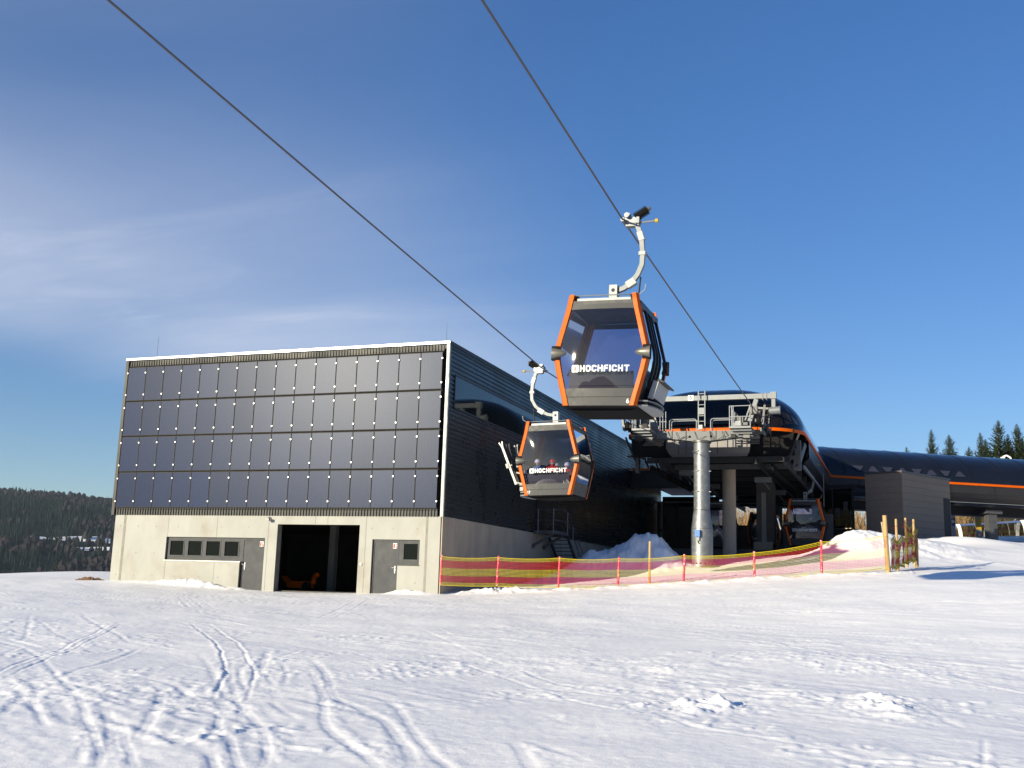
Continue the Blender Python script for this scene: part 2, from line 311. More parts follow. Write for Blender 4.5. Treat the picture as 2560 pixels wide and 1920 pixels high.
# ------------------------------------------------------------------ ground
CTRL=np.array([
(17.7,-40.3,-1.42),(0,-42,-1.7),(36,-42,-1.0),(17.7,-55,-2.2),(8,-20,-.88),(-10,-22,-1.0),(24,-20,-.55),(-25,-15,-.75),
(-16.6,0,.08),(-12,0,-.02),(-8,0,-.17),(-4,0,-.13),(0,0,-.02),(-8,-3,-.27),(-16.6,-3,-.1),(0,-3,-.16),
(-32,17,.55),(-38,15,.05),(-60,30,-4),(-48,40,-3),(-30,32,-.2),(-22,12,.3),(-60,-20,-3),(-22,42,0),(-30,7,.08),(-36,4,-.2),(-26,4,0.05),
(2.24,.6,.10),(4.7,.95,.25),(7.07,1.3,.43),(9.6,1.67,.68),(12.3,2.07,.9),(14.7,2.3,1.1),(17.1,2.6,1.23),(17.4,9.2,1.72),
(12,-4,.25),(6,-6,-.2),(20,-6,.55),(22.5,11,1.75),(30,0,1.3),(28,-12,.4),
(8.15,13.95,1.64),(4,9,.8),(1.2,6,.35),(1.2,15,1.3),(13,12,1.9),(1.2,27,2.4),
(7.6,21.5,2.35),(7.6,26,2.6),(7.6,32,2.9),(12,28,2.9),(17.7,31,3.7),(22.5,47,4.7),(26,49,4.5),(40,52,5.0),(12,48,3.6),(21,24,3.2),(30,30,3.6),
(25,66,6.2),(40,70,6.4),(60,40,5.5),(60,0,3),(60,-40,0),(10,75,4.5),(-10,60,2.),(-8,12,-.5),(-8,28,-.5),(-8,42,.2)],float)
def tps(r2): return r2*np.log(r2+1e-9)*.5
def fit():
    X=CTRL[:,:2]/40.; n=len(X)
    d=((X[:,None]-X[None])**2).sum(-1)
    A=np.zeros((n+3,n+3)); A[:n,:n]=tps(d)+np.eye(n)*2e-4
    A[:n,n]=1; A[:n,n+1:]=X; A[n,:n]=1; A[n+1:,:n]=X.T
    b=np.zeros(n+3); b[:n]=CTRL[:,2]
    return X,np.linalg.solve(A,b)
XC,WC=fit()
def g(x,y,cx,cy,sx,sy,a,rot=0.):
    c,s=np.cos(rot),np.sin(rot); u=(x-cx)*c+(y-cy)*s; v=-(x-cx)*s+(y-cy)*c
    return a*np.exp(-(u/sx)**2-(v/sy)**2)
def Hb(x,y):
    x=np.asarray(x,float); y=np.asarray(y,float); sh=x.shape; x=x.ravel(); y=y.ravel()
    xc=np.clip(x,-62,62)/40.; yc=np.clip(y,-60,76)/40.
    z=WC[-3]+WC[-2]*xc+WC[-1]*yc
    for i in range(len(XC)):
        z=z+WC[i]*tps((xc-XC[i,0])**2+(yc-XC[i,1])**2)
    # shaded heap beside the building, sunlit heap right, small banks
    z=z+g(x,y,5.6,13.7,1.5,1.7,1.7)+g(x,y,3.1,12.6,1.7,1.5,1.05)+g(x,y,2.6,2.4,1.6,.8,.12)
    z=z+g(x,y,15.6,16.6,2.1,3.0,1.15,.2)+g(x,y,18.2,19.5,2.6,3.2,.75)+g(x,y,20.5,29,3.,2.,.45)+g(x,y,8.15,13.95,1.2,1.2,-.12)
    z=z+g(x,y,-11.8,-.35,2.2,.45,.16)+g(x,y,-1.2,-.2,.9,.3,.1)
    # far field
    r=np.hypot(x,y); far=np.clip((r-90)/120.,0,1); far=far*far*(3-2*far)
    tgt=np.where(x<-20,-25.,8.)*np.clip((r-90)/400.,0,1)+np.where(x<-20,-4,6)*1.
    z=z*(1-far)+tgt*far
    ins=np.clip(np.minimum(np.minimum(x+16.3,-.25-x),np.minimum(y-.35,41.5-y))*6,0,1)
    z=z*(1-ins)+np.minimum(z,-.45)*ins
    return z.reshape(sh)

TRACKS=[([(1.79,-23.94),(3.12,-24.91),(5.97,-27.41),(7.12,-28.48),(8.49,-29.71),(9.49,-30.73),(10.17,-31.47)],0.14,0.05),
([(4.28,-23.38),(5.26,-25.01),(5.69,-25.91),(6.15,-27.09),(6.7,-28.06)],0.14,0.055),
([(5.93,-23.88),(7.29,-25.51),(8.73,-27.35),(9.78,-28.6),(10.68,-29.58),(11.41,-30.42),(11.96,-31.14),(12.42,-31.78),(12.97,-32.47)],0.16,0.05),
([(6.94,-24.36),(8.56,-26.78),(9.73,-28.37),(10.52,-29.43),(11.37,-30.61)],0.12,0.04),
([(7.23,-24.18),(8.16,-25.9),(9.04,-27.21),(9.87,-28.28)],0.12,0.04),
([(6.75,-22.91),(8.05,-25.13),(9.05,-26.88)],0.2,0.1),
([(7.02,-24.08),(7.09,-24.52),(7.26,-25.34)],0.12,0.05),
([(7.19,-22.54),(7.45,-23.36),(7.62,-24.01)],0.12,0.05),
([(8.07,-23.77),(8.81,-24.74),(9.98,-26.44),(10.68,-27.63),(11.21,-28.43),(11.86,-29.05),(12.51,-29.77),(13.12,-30.64),(13.54,-31.3),(13.96,-32.04)],0.2,0.09),
([(8.91,-25.13),(10.56,-27.68),(11.4,-29.04),(12.12,-30.26),(12.49,-30.76),(13.0,-31.29),(13.34,-31.66),(13.72,-32.16)],0.17,0.07),
([(11.54,-28.03),(12.03,-28.52),(12.82,-29.8),(13.52,-30.92),(13.94,-31.51),(14.27,-31.89)],0.15,0.05),
([(6.77,-27.33),(7.63,-27.58),(8.51,-28.11),(9.17,-28.61),(9.97,-29.45),(10.37,-30.12)],0.16,0.05),
([(8.74,-28.55),(9.71,-29.79),(10.51,-30.99),(11.15,-31.93)],0.2,0.09),
([(9.42,-30.36),(10.16,-31.12),(10.78,-31.82),(11.48,-32.66)],0.2,0.1),
([(9.73,-30.99),(10.62,-31.87),(11.31,-32.61),(11.66,-33.02)],0.13,0.05),
([(10.04,-30.84),(10.86,-31.75),(11.46,-32.42),(11.93,-32.92)],0.13,0.05),
([(7.67,-29.58),(8.91,-30.8),(9.8,-31.61)],0.13,0.05),
([(7.68,-21.86),(8.67,-22.99),(9.92,-24.23),(10.72,-24.65),(11.83,-25.91)],0.13,0.03),
([(6.85,-16.79),(8.44,-19.04),(10.23,-21.74),(11.78,-23.76)],0.14,0.035),
([(7.1,-16.27),(8.58,-18.63),(9.48,-19.54)],0.13,0.03),
([(9.7,-22.5),(10.93,-23.75),(12.36,-25.36),(13.25,-26.48),(14.01,-27.45),(14.55,-27.89),(15.06,-28.09),(15.61,-28.82),(15.93,-29.05),(16.42,-29.34),(16.88,-29.7),(17.3,-30.08),(17.77,-30.16),(18.27,-30.29)],0.12,0.05),
([(9.42,-22.85),(10.99,-23.91),(11.85,-23.95),(12.82,-25.16),(13.82,-26.24),(14.49,-26.74),(15.02,-27.15),(15.39,-27.34)],0.12,0.045),
([(16.53,-25.54),(16.99,-26.72),(17.34,-27.41)],0.12,0.05),
([(17.16,-24.92),(17.68,-25.76),(18.04,-27.15),(18.24,-27.82)],0.14,0.05),
([(15.39,-27.34),(16.03,-28.1),(16.55,-28.44),(16.86,-28.57)],0.14,0.03),
([(1.6,-21.61),(3.73,-22.77),(5.57,-23.8)],0.14,0.03),
([(6.41,-25.33),(7.47,-26.05),(8.46,-26.85)],0.13,0.03),
([(-3.93,-15.85),(-0.48,-19.08),(1.58,-20.87),(3.59,-22.86)],0.16,0.05),
([(-7.5,-6.76),(-3.68,-11.33),(-2.12,-13.2)],0.16,0.05),
([(-4.21,-17.33),(-0.67,-21.06),(1.12,-23.02)],0.16,0.05),
([(-2.08,-19.16),(0.79,-21.72),(3.18,-23.72)],0.14,0.04),
([(-5.72,-7.41),(-0.03,-10.56),(4.12,-13.89),(6.62,-15.63)],0.16,0.025),
([(3.13,-20.3),(4.63,-20.6),(5.79,-20.67),(7.12,-20.65),(8.52,-20.88)],0.16,0.025),
([(10.68,-29.02),(11.3,-29.71),(11.73,-30.09)],0.13,0.04),
([(9.88,-24.24),(10.73,-25.74),(11.28,-26.5)],0.13,0.035),
([(12.06,-32.13),(12.32,-32.42),(12.52,-32.67)],0.16,0.08),
([(10.65,-29.98),(11.23,-30.84),(11.52,-31.33)],0.13,0.06),
([(5.59,-27.94),(7.36,-29.48),(8.43,-30.4),(9.53,-31.42)],0.13,0.04),
([(-13.9,-7.11),(-10.04,-9.5),(-6.99,-10.5),(-3.69,-12.12)],0.16,0.03),
([(-9.38,-12.68),(-5.8,-14.52),(-1.57,-17.74)],0.16,0.03),
([(3.67,-26.12),(2.83,-25.09),(2.28,-24.26)],0.14,0.04),
([(8.95,-31.31),(8.26,-30.47),(7.93,-29.95)],0.14,0.04),
([(11.98,-31.13),(12.47,-31.87),(12.83,-32.52)],0.13,0.04),
([(11.75,-31.39),(12.29,-32.08),(12.73,-32.59)],0.13,0.05),
([(8.13,-24.67),(9.29,-26.44),(10.01,-27.67)],0.12,0.04),
([(8.66,-26.04),(9.21,-26.83),(9.91,-27.7)],0.12,0.04),
([(11.31,-32.83),(10.88,-32.31),(10.45,-31.79)],0.12,0.03),
([(11.3,-31.59),(11.58,-31.66),(11.72,-31.68)],0.14,0.03),
([(14.18,-30.36),(14.56,-31.04),(14.85,-31.61)],0.2,0.06),
([(14.3,-30.32),(14.74,-30.69),(15.15,-31.14)],0.18,0.04),
([(14.75,-29.98),(14.86,-29.55),(15.18,-28.65)],0.14,0.04),
([(17.29,-29.34),(17.4,-29.58),(17.51,-29.33)],0.1,0.07),
([(17.36,-30.73),(17.41,-30.11),(17.57,-30.26)],0.1,0.07),
([(18.4,-28.4),(18.33,-29.56),(18.28,-30.4)],0.08,0.05),
([(18.29,-29.26),(18.33,-29.56),(18.19,-30.11)],0.09,0.06),
([(13.53,-21.53),(14.49,-21.29),(15.59,-20.65)],0.16,0.03),
([(7.58,-12.22),(9.77,-12.98),(11.45,-12.27),(13.3,-11.88)],0.2,0.02)]

LAT = rng.random((256, 256))
def vnoise(x, y):
    xi = np.floor(x).astype(int); yi = np.floor(y).astype(int); fx = x - xi; fy = y - yi; fx = fx * fx * (3 - 2 * fx); fy = fy * fy * (3 - 2 * fy)
    a = LAT[xi & 255, yi & 255]; b = LAT[(xi + 1) & 255, yi & 255]; c = LAT[xi & 255, (yi + 1) & 255]; d = LAT[(xi + 1) & 255, (yi + 1) & 255]
    return (a * (1 - fx) + b * fx) * (1 - fy) + (c * (1 - fx) + d * fx) * fy - 0.5
def fbm(x, y, o=4, g_=0.5):
    s_ = 0; a = 1.0
    for i in range(o): s_ = s_ + a * vnoise(x * 2 ** i + 17.3 * i, y * 2 ** i + 9.1 * i); a *= g_
    return s_
def build_ground():
    ox, oy = 17.7, -40.3
    # bearings measured clockwise from +Y; fine where the slope in front of the lift lies, coarse elsewhere
    fine_a = np.linspace(RAD(-51), RAD(11), 960); rest = np.linspace(RAD(11), RAD(309), 130)[1:-1]; ang = np.concatenate([fine_a, rest])
    rr = np.concatenate([[0.6, 1.6, 2.8], np.geomspace(4.0, 64, 640), np.geomspace(66, 110, 46), np.geomspace(116, 5000, 34)])
    A, Rr_ = np.meshgrid(ang, rr); x = ox + Rr_ * np.sin(A); y = oy + Rr_ * np.cos(A)
    z = Hb(x, y)
    near = np.clip(1 - (Rr_ - 30) / 40, 0, 1); mask = (Rr_ < 75)
    xs = x[mask]; ys = y[mask]; dz = np.zeros_like(xs); nr = near[mask]
    # rolling of the groomed piste and trampled snow patches
    dz += 0.10 * fbm(xs / 7, ys / 7, 3) + 0.035 * fbm(xs / 1.6 + 5, ys / 1.6, 3)
    tr_ = np.clip(fbm(xs / 3.2 + 40, ys / 3.2 + 11, 3) * 2.2 + 0.25, 0, 1)
    tramp = tr_ * (0.35 + 0.65 * np.clip((-12 - ys) / 14, 0, 1))
    dz += tramp * (0.022 * fbm(xs / .30, ys / .30, 3, .55) + 0.009 * fbm(xs / .09, ys / .09, 2))
    lump = np.clip(fbm(xs / 1.3 + 21, ys / 1.3 + 4, 3) * 3 - .15, 0, 1) * np.clip((-14 - ys) / 8, 0, 1); dz += lump * .018 * np.clip(vnoise(xs / .11, ys / .11) * 2.2 + .1, 0, 1)
    dz += 0.004 * fbm(xs / .13 + 3, ys / .13, 2)
    # directional scrape marks left by skis
    u = xs * 0.86 - ys * 0.5; v = xs * 0.5 + ys * 0.86
    dz += 0.014 * vnoise(u / 1.9, v / .13) * np.clip(fbm(xs / 5 + 8, ys / 5, 2) * 2.5 + .35, 0, 1)
    u2 = xs * 0.55 + ys * 0.83; v2 = -xs * 0.83 + ys * 0.55
    dz += 0.016 * vnoise(u2 / 1.7, v2 / .12) * np.clip(fbm(xs / 4 + 3, ys / 4 + 30, 2) * 2.5 + .2, 0, 1)
    # ski tracks
    tl = [(p, w * 1.25, min(d, .075) * .26) for p, w, d in TRACKS]
    for k in range(34):                                            # long faint pairs of ski lines sweeping past the building
        x0 = rng.uniform(-26, 12); y0 = rng.uniform(-8, -3) if k % 2 else rng.uniform(-20, -4); a0 = rng.uniform(-1.15, -.05); cu = rng.uniform(-.035, .035); p = []; p2 = []; gap = rng.uniform(.16, .5); dd = rng.uniform(.010, .024)
        for q in range(int(rng.uniform(9, 26))):
            p.append((x0, y0)); p2.append((x0 - gap * math.sin(a0), y0 + gap * math.cos(a0))); x0 += 1.0 * math.cos(a0); y0 += 1.0 * math.sin(a0); a0 += cu + rng.uniform(-.03, .03)
            if y0 < -34: break
        tl.append((p, rng.uniform(.08, .13), dd)); tl.append((p2, rng.uniform(.08, .13), dd * .8))
    for k in range(46):
        x0 = rng.uniform(-18, 24); y0 = rng.uniform(-16, -1.5); a0 = rng.uniform(-.16, .16); p = []
        for q in range(int(rng.uniform(4, 14))): p.append((x0, y0)); x0 += 1.1 * math.cos(a0); y0 += 1.1 * math.sin(a0); a0 += rng.uniform(-.04, .04)
        tl.append((p, rng.uniform(.10, .2), rng.uniform(.02, .05)))
    wob = 0.10 * fbm(xs / .5, ys / .5, 2); crumb = np.clip(0.85 + 1.5 * fbm(xs / .13 + 7, ys / .13, 3, .6), 0, 2.0)
    for pts, w, d in tl:
        d = d * .30; w = w * .62
        P = np.array(pts, float)
        if len(P) < 2: continue
        # Catmull-Rom smoothing
        Q = []
        E = np.vstack([2 * P[0] - P[1], P, 2 * P[-1] - P[-2]])
        for i in range(len(P) - 1):
            for t in np.linspace(0, 1, 5, endpoint=False):
                a, b, c, e = E[i], E[i + 1], E[i + 2], E[i + 3]
                Q.append(.5 * ((2 * b) + (c - a) * t + (2 * a - 5 * b + 4 * c - e) * t * t + (3 * b - a - 3 * c + e) * t ** 3))
        Q.append(P[-1]); Q = np.array(Q); mg = 0.7
        sel = np.where((xs > Q[:, 0].min() - mg) & (xs < Q[:, 0].max() + mg) & (ys > Q[:, 1].min() - mg) & (ys < Q[:, 1].max() + mg))[0]
        if not len(sel): continue
        X = xs[sel]; Y = ys[sel]; bd_ = np.full(len(sel), 9.); bs = np.zeros(len(sel)); bt = np.zeros(len(sel)); nseg = len(Q) - 1
        for i in range(nseg):
            ax, ay = Q[i]; dx, dy = Q[i + 1] - Q[i]; l2 = dx * dx + dy * dy + 1e-9
            t = np.clip(((X - ax) * dx + (Y - ay) * dy) / l2, 0, 1); ex = X - ax - t * dx; ey = Y - ay - t * dy; dd = np.hypot(ex, ey)
            up_ = dd < bd_; bd_[up_] = dd[up_]; bs[up_] = (np.sign(dx * ey - dy * ex))[up_]; bt[up_] = ((i + t) / nseg)[up_]
        sd = bd_ * bs + wob[sel] * .35; fade = np.clip(np.minimum(bt, 1 - bt) * 7, 0, 1) ** .7
        sd_ = 1 if (hash((round(pts[0][0] * 100), len(pts))) % 2) else -1
        groove = -d * np.exp(-(sd / (w * .42)) ** 4)
        berm = d * .85 * np.exp(-((sd - sd_ * w * 1.0) / (w * .55)) ** 2) * crumb[sel] + d * .25 * np.exp(-((sd + sd_ * w * .85) / (w * .35)) ** 2) * crumb[sel]
        dz[sel] += (groove + berm) * fade
    # thrown-up clumps
    for (lx, ly), hh in zip([(15.28, -27.06), (15.59, -27.16), (15.41, -27.75), (17.4, -25.72), (17.52, -26.63), (17.34, -26.34), (14.77, -27.49), (11.54, -31.32), (15.49, -27.3), (17.68, -27.28)], [.10, .085, .06, .10, .08, .06, .04, .03, .07, .04]):
        rad = np.hypot(xs - lx, ys - ly); dz += hh * np.exp(-(rad / .20) ** 2) * np.clip(.7 + 1.5 * fbm(xs / .15, ys / .15, 3, .5), 0, 1.6) * .75 + .02 * np.exp(-(rad / .5) ** 2) * np.clip(2 * fbm(xs / .12, ys / .12, 2), 0, 1)
    # shovelled snow along the walls and on the heaps, berm under the net
    nz_ = np.clip(1.1 + 3.0 * fbm(xs / .35, ys / .35, 3, .6), 0, 3)
    dz += (g(xs, ys, -11.6, -.5, 2.4, .42, .06) + g(xs, ys, -1.3, -.3, .8, .25, .07) + g(xs, ys, 2.2, .9, 1.2, .6, .12)) * nz_
    hp = g(xs, ys, 5.7, 13.6, 2.1, 2.0, 1) + g(xs, ys, 3.1, 12.6, 2., 1.8, 1) + .8 * g(xs, ys, 16.6, 17.5, 3.4, 3.4, 1); dz += hp * (.40 * fbm(xs / .9, ys / .9, 4, .6) + .12 * np.abs(fbm(xs / .3 + 4, ys / .3, 3, .6)))
    fl = np.exp(-((ys - (0.1 + xs * .145)) / .7) ** 2) * ((xs > .8) & (xs < 18)); dz += fl * (.05 + .10 * fbm(xs / .5 + 9, ys / .3, 3, .6))
    keep = 1 - np.clip(np.minimum(np.minimum(xs + 16.6, .1 - xs), np.minimum(ys + .0, 42 - ys)) * 8, 0, 1)
    z[mask] += dz * keep * np.clip((72 - Rr_[mask]) / 12, 0, 1)
    nr_, nc_ = x.shape; V = np.stack([x, y, z], -1).reshape(-1, 3); V = np.vstack([V, [[ox, oy, float(Hb(ox, oy))]]])
    i, j = np.meshgrid(np.arange(nr_ - 1), np.arange(nc_), indexing='ij'); jn = (j + 1) % nc_
    F = np.stack([i * nc_ + j, (i + 1) * nc_ + j, (i + 1) * nc_ + jn, i * nc_ + jn], -1).reshape(-1, 4)
    T = np.stack([np.full(nc_, nr_ * nc_), np.arange(nc_), (np.arange(nc_) + 1) % nc_], -1)
    me = bpy.data.meshes.new('snow_ground'); me.vertices.add(len(V)); me.vertices.foreach_set('co', V.ravel())
    me.loops.add(F.size + T.size); me.loops.foreach_set('vertex_index', np.concatenate([F.ravel(), T.ravel()]).astype(np.int32))
    me.polygons.add(len(F) + len(T)); ls = np.concatenate([np.arange(len(F)) * 4, F.size + np.arange(len(T)) * 3]).astype(np.int32); me.polygons.foreach_set('loop_start', ls)
    me.polygons.foreach_set('use_smooth', np.ones(len(F) + len(T), bool)); me.update(calc_edges=True); me.validate()
    me.materials.append(MATS['snow']); o = bpy.data.objects.new('snow_ground', me); col.objects.link(o); tag(o, kind='structure')
    if me.polygons[1000].normal.z < 0: me.flip_normals()
build_ground()
def HZ(x, y): return float(Hb(np.array([x]), np.array([y]))[0])

# ------------------------------------------------------------------ far hill with its forest
def hill_z(b, t):
    """b: bearing offset 0..1 along the ridge, t: 0 foot .. 1 ridge"""
    ridge = np.interp(b, [0, .25, .45, .5, .56, .62, .68, .75, 1], [135, 165, 170, 168, 162, 153, 142, 110, 55])
    return -45 + (ridge + 45) * (1 - (1 - t) ** 1.35)
def hill_xy(b, t):
    a = RAD(-75) + b * RAD(60); D = 1150 + 1400 * t; return CAMP.x + D * np.sin(a), CAMP.y + D * np.cos(a)
def build_hill():
    nb, nt_ = 150, 50; b, t = np.meshgrid(np.linspace(0, 1, nb), np.linspace(-.3, 1.25, nt_)); x, y = hill_xy(b, t)
    tz = np.clip(t, 0, 1); z = hill_z(b, tz) + np.where(t > 1, -(t - 1) * 160, 0) + np.where(t < 0, t * 60, 0) + 12 * fbm(x / 160, y / 160, 3)
    m = MB(); m.grid([[(x[i, j], y[i, j], z[i, j]) for j in range(nb)] for i in range(nt_)]); o = m.build('hill', 'forest_floor', smooth=True, fix=False); tag(o, kind='structure')
    for k, (b0, b1, t0, t1) in enumerate(((.515, .576, .352, .380), (.548, .582, .306, .324))):
        m = MB(); gb = np.linspace(b0, b1, 24); m.grid([[(lambda X_, Y_, Z_: (float(X_), float(Y_), float(Z_)))(*hill_xy(q, tt), hill_z(q, tt) + 12 * fbm(np.array([hill_xy(q, tt)[0] / 160]), np.array([hill_xy(q, tt)[1] / 160]), 3)[0] + .8) for q in gb] for tt in np.linspace(t0, t1, 8)]); tag(m.build('snow_clearing', 'snow', smooth=True, fix=False), kind='structure')
    bb = np.linspace(.5, .95, 40); m = MB(); rows = []
    for k, (dd, hh) in enumerate([(3000, -60), (3900, 190), (4600, 150)]): rows.append([(CAMP.x + dd * math.sin(RAD(-75) + q * RAD(60)), CAMP.y + dd * math.cos(RAD(-75) + q * RAD(60)), hh + 40 * math.sin(q * 9 + k)) for q in bb])
    m.grid(rows); tag(m.build('snowy_ridge', 'snow', smooth=True, fix=False), kind='structure')
    n = 26000; b = rng.random(n) ** 1.0; t = rng.random(n) ** .85 * 1.02; x, y = hill_xy(b, t)
    pn = fbm(x / 120 + 3, y / 120, 3); clear = ((np.abs(t - .365 - .02 * np.sin(b * 160)) < .016 + .02 * pn) & (b > .515) & (b < .575)) | ((np.abs(t - .315) < .010 + .02 * pn) & (b > .55) & (b < .58))
    kp = ~clear | (rng.random(n) < .45); b, t, x, y, pn = b[kp], t[kp], x[kp], y[kp], pn[kp]; n = len(x)
    z = hill_z(b, np.clip(t, 0, 1)) + 12 * fbm(x / 160, y / 160, 3) - 2; h = rng.uniform(9, 20, n); dec = (fbm(x / 90 + 9, y / 200, 3) + .12 * rng.standard_normal(n) + .18 * (t < .22) > .16)
    V = []; F = []; M = []
    for i in range(n):
        o = len(V); r = h[i] * (.17 if not dec[i] else .30); k0 = rng.uniform(0, 6.28)
        if dec[i]:
            for zz_, rr in ((.15, .5), (.5, 1.), (.85, .6)):
                for k in range(5): V.append((x[i] + r * rr * math.cos(k0 + k * 1.2566), y[i] + r * rr * math.sin(k0 + k * 1.2566), z[i] + h[i] * .8 * (zz_ + rng.uniform(-.08, .08))))
            V.append((x[i], y[i], z[i] + h[i] * .82))
            for q in (0, 5):
                for k in range(5): F.append((o + q + k, o + q + (k + 1) % 5, o + q + 5 + (k + 1) % 5, o + q + 5 + k)); M.append(1)
            for k in range(5): F.append((o + 10 + k, o + 10 + (k + 1) % 5, o + 15)); M.append(1)
        else:
            for q, (z0, z1, rr) in enumerate(((.04, .55, 1.), (.36, 1., .62))):
                oo = len(V)
                for k in range(5): V.append((x[i] + r * rr * math.cos(k0 + q + k * 1.2566), y[i] + r * rr * math.sin(k0 + q + k * 1.2566), z[i] + h[i] * z0))
                V.append((x[i], y[i], z[i] + h[i] * z1))
                for k in range(5): F.append((oo + k, oo + (k + 1) % 5, oo + 5)); M.append(0)
    m = MB(); m.v = V; m.f = F; m.m = M; o = m.build('forest', ['needles_far', 'twigs_far'], fix=False)
    tag(o, 'dark wooded hillside of conifers and bare trees far beyond the snow', 'forest', kind='stuff')
build_hill()

# wooded hills that close the valley behind and beside the camera (they show in the panes)
def ring():
    rows = []
    for k, (D, f) in enumerate(((420, 0.0), (560, .55), (720, 1.0), (900, .8))):
        row = []
        for b in np.linspace(RAD(75), RAD(262), 120):
            e = RAD(6.2 + 2.0 * math.sin(b * 3.1) + 1.1 * math.sin(b * 7.3 + 1) + .5 * math.sin(b * 17) + .35 * math.sin(b * 41)); row.append((CAMP.x + D * math.sin(b), CAMP.y + D * math.cos(b), -8 + f * 720 * math.tan(e) + (0 if f == 0 else random.uniform(0, 7))))
        rows.append(row)
    m = MB(); m.grid(rows); tag(m.build('wooded_hills', 'forest_floor', fix=False), kind='structure')
ring()
# ------------------------------------------------------------------ ski lift building
B = thing('lift_building', 'dark metal clad hall with solar panels above a pale concrete base', 'building', (0, 0, 0))
XL, YB, ZC, ZR = -16.55, 42.0, 3.08, 10.30
# openings in the front concrete (x0, x1, z0, z1)
OP = [(-13.5, -9.52, 1.07, 2.09), (-9.52, -8.34, -1, 2.09), (-7.75, -3.76, -1, 2.69), (-3.14, -1.93, -1, 2.10), (-1.93, -.96, 1.08, 2.10)]
def rects(x0, x1, z0, z1, ops):
    """split a rectangle around the openings"""
    xs = sorted({x0, x1, *[min(max(a, x0), x1) for o in ops for a in o[:2]]}); out = []
    for a, b in zip(xs[:-1], xs[1:]):
        if b - a < 1e-4: continue
        xm = (a + b) / 2; zs = sorted({z0, z1, *[min(max(c, z0), z1) for o in ops if o[0] < xm < o[1] for c in o[2:]]})
        for c, d in zip(zs[:-1], zs[1:]):
            zm = (c + d) / 2
            if d - c > 1e-4 and not any(o[0] < xm < o[1] and o[2] < zm < o[3] for o in ops): out.append((a, b, c, d))
    return out
m = MB()
for a, b, c, d in rects(XL + .15, -.15, -1, ZC, OP): m.box(a, b, .012, .35, c, d)
wall = m.build('base_wall', 'concrete_joint', B)
joints = [XL + .12, -15.85, -13.45, -10.85, -8.2, -5.9, -5.3, -3.46, -.66, -.06]
JS = .012
for a, b in zip(joints[:-1], joints[1:]):
    m = MB()
    for r in rects(a + JS / 2, b - JS / 2, -1, ZC - .02, OP): m.box(r[0], r[1], -.004, .011, r[2], r[3])
    m.build('concrete_panel', 'concrete', wall)
# recessed vertical formwork bands beside both corners show as darker strips
for a, b in ((-15.93, -15.80), (-.72, -.62)):
    m = MB(); m.box(a, b, -.010, -.0045, -1, ZC - .03); m.build('corner_joint_band', 'concrete_joint', wall)
# form tie holes
m = MB()
for x in [-16.1, -15.1, -14.1, -12.9, -11.6, -10.6, -9.2, -3.2, -2.2, -1.1]:
    for z in (2.55, 1.35, .35):
        if not any(o[0] - .1 < x < o[1] + .1 and o[2] - .1 < z < o[3] + .1 for o in OP): m.cyl((x, -.006, z), (x, .0, z), .032, n=10)
tag(m.build('form_tie_mark', 'concrete_joint', wall), kind='stuff')
m = MB(); m.box(-.06, .0, .36, YB, -1, ZC); m.box(-.15, -.062, .05, YB, -1, ZC); m.build('side_base_wall', 'concrete_grey', B)
yy = [.02, .5, 3.1, 5.7, 8.3, 10.9, 13.5, 16.1, 18.7, 21.3, 23.9, 26.5, 29.1, 32]
for a, b in zip(yy[:-1], yy[1:]):
    m = MB(); m.box(-.03, .012, a + .006, b - .006, -1, ZC - .02); m.build('concrete_panel', 'concrete_grey', B)
# garage room behind the opening and shells that close the hall
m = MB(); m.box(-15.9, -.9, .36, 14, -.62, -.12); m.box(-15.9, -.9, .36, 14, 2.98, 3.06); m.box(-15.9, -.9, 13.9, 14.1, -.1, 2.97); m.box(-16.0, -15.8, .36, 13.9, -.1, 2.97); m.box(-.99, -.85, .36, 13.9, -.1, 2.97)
m.build('garage_room', 'concrete_dark', B)  # shade of the garage is put into the dark wall colour
m = MB(); m.box(-8.02, -7.70, 5.0, 5.32, -.12, 2.97); m.build('garage_pillar', 'concrete', B)
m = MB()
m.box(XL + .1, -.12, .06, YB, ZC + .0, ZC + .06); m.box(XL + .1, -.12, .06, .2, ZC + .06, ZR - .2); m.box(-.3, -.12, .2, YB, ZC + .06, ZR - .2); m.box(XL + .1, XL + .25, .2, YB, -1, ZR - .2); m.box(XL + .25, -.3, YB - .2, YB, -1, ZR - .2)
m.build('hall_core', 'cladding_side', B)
m = MB(); m.box(XL, .02, -.03, YB, ZR - .19, ZR + .02); m.build('roof', 'cladding', B)
# ribbed front sheets above and below the panels
def ribs_front(z0, z1, y=-.02, pitch=.14):
    m = MB(); x = XL + .12; prof = []
    while x < -.12 - pitch:
        prof += [(x, y), (x + pitch * .30, y), (x + pitch * .42, y - .045), (x + pitch * .88, y - .045)]; x += pitch
    prof.append((x, y)); m.grid([[(a, b, z0) for a, b in prof], [(a, b, z1) for a, b in prof]]); return m
ribs_front(ZC - .02, ZR - .03).build('front_cladding', 'cladding', B, fix=False)
# horizontally ribbed side
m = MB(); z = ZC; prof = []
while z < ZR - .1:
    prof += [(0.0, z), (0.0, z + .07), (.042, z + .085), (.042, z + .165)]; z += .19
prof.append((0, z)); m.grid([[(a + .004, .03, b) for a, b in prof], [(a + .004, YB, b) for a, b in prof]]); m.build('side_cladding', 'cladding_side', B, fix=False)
m = MB(); m.box(XL - .02, XL + .0, -.06, YB, ZC, ZR); m.build('left_cladding', 'cladding', B)
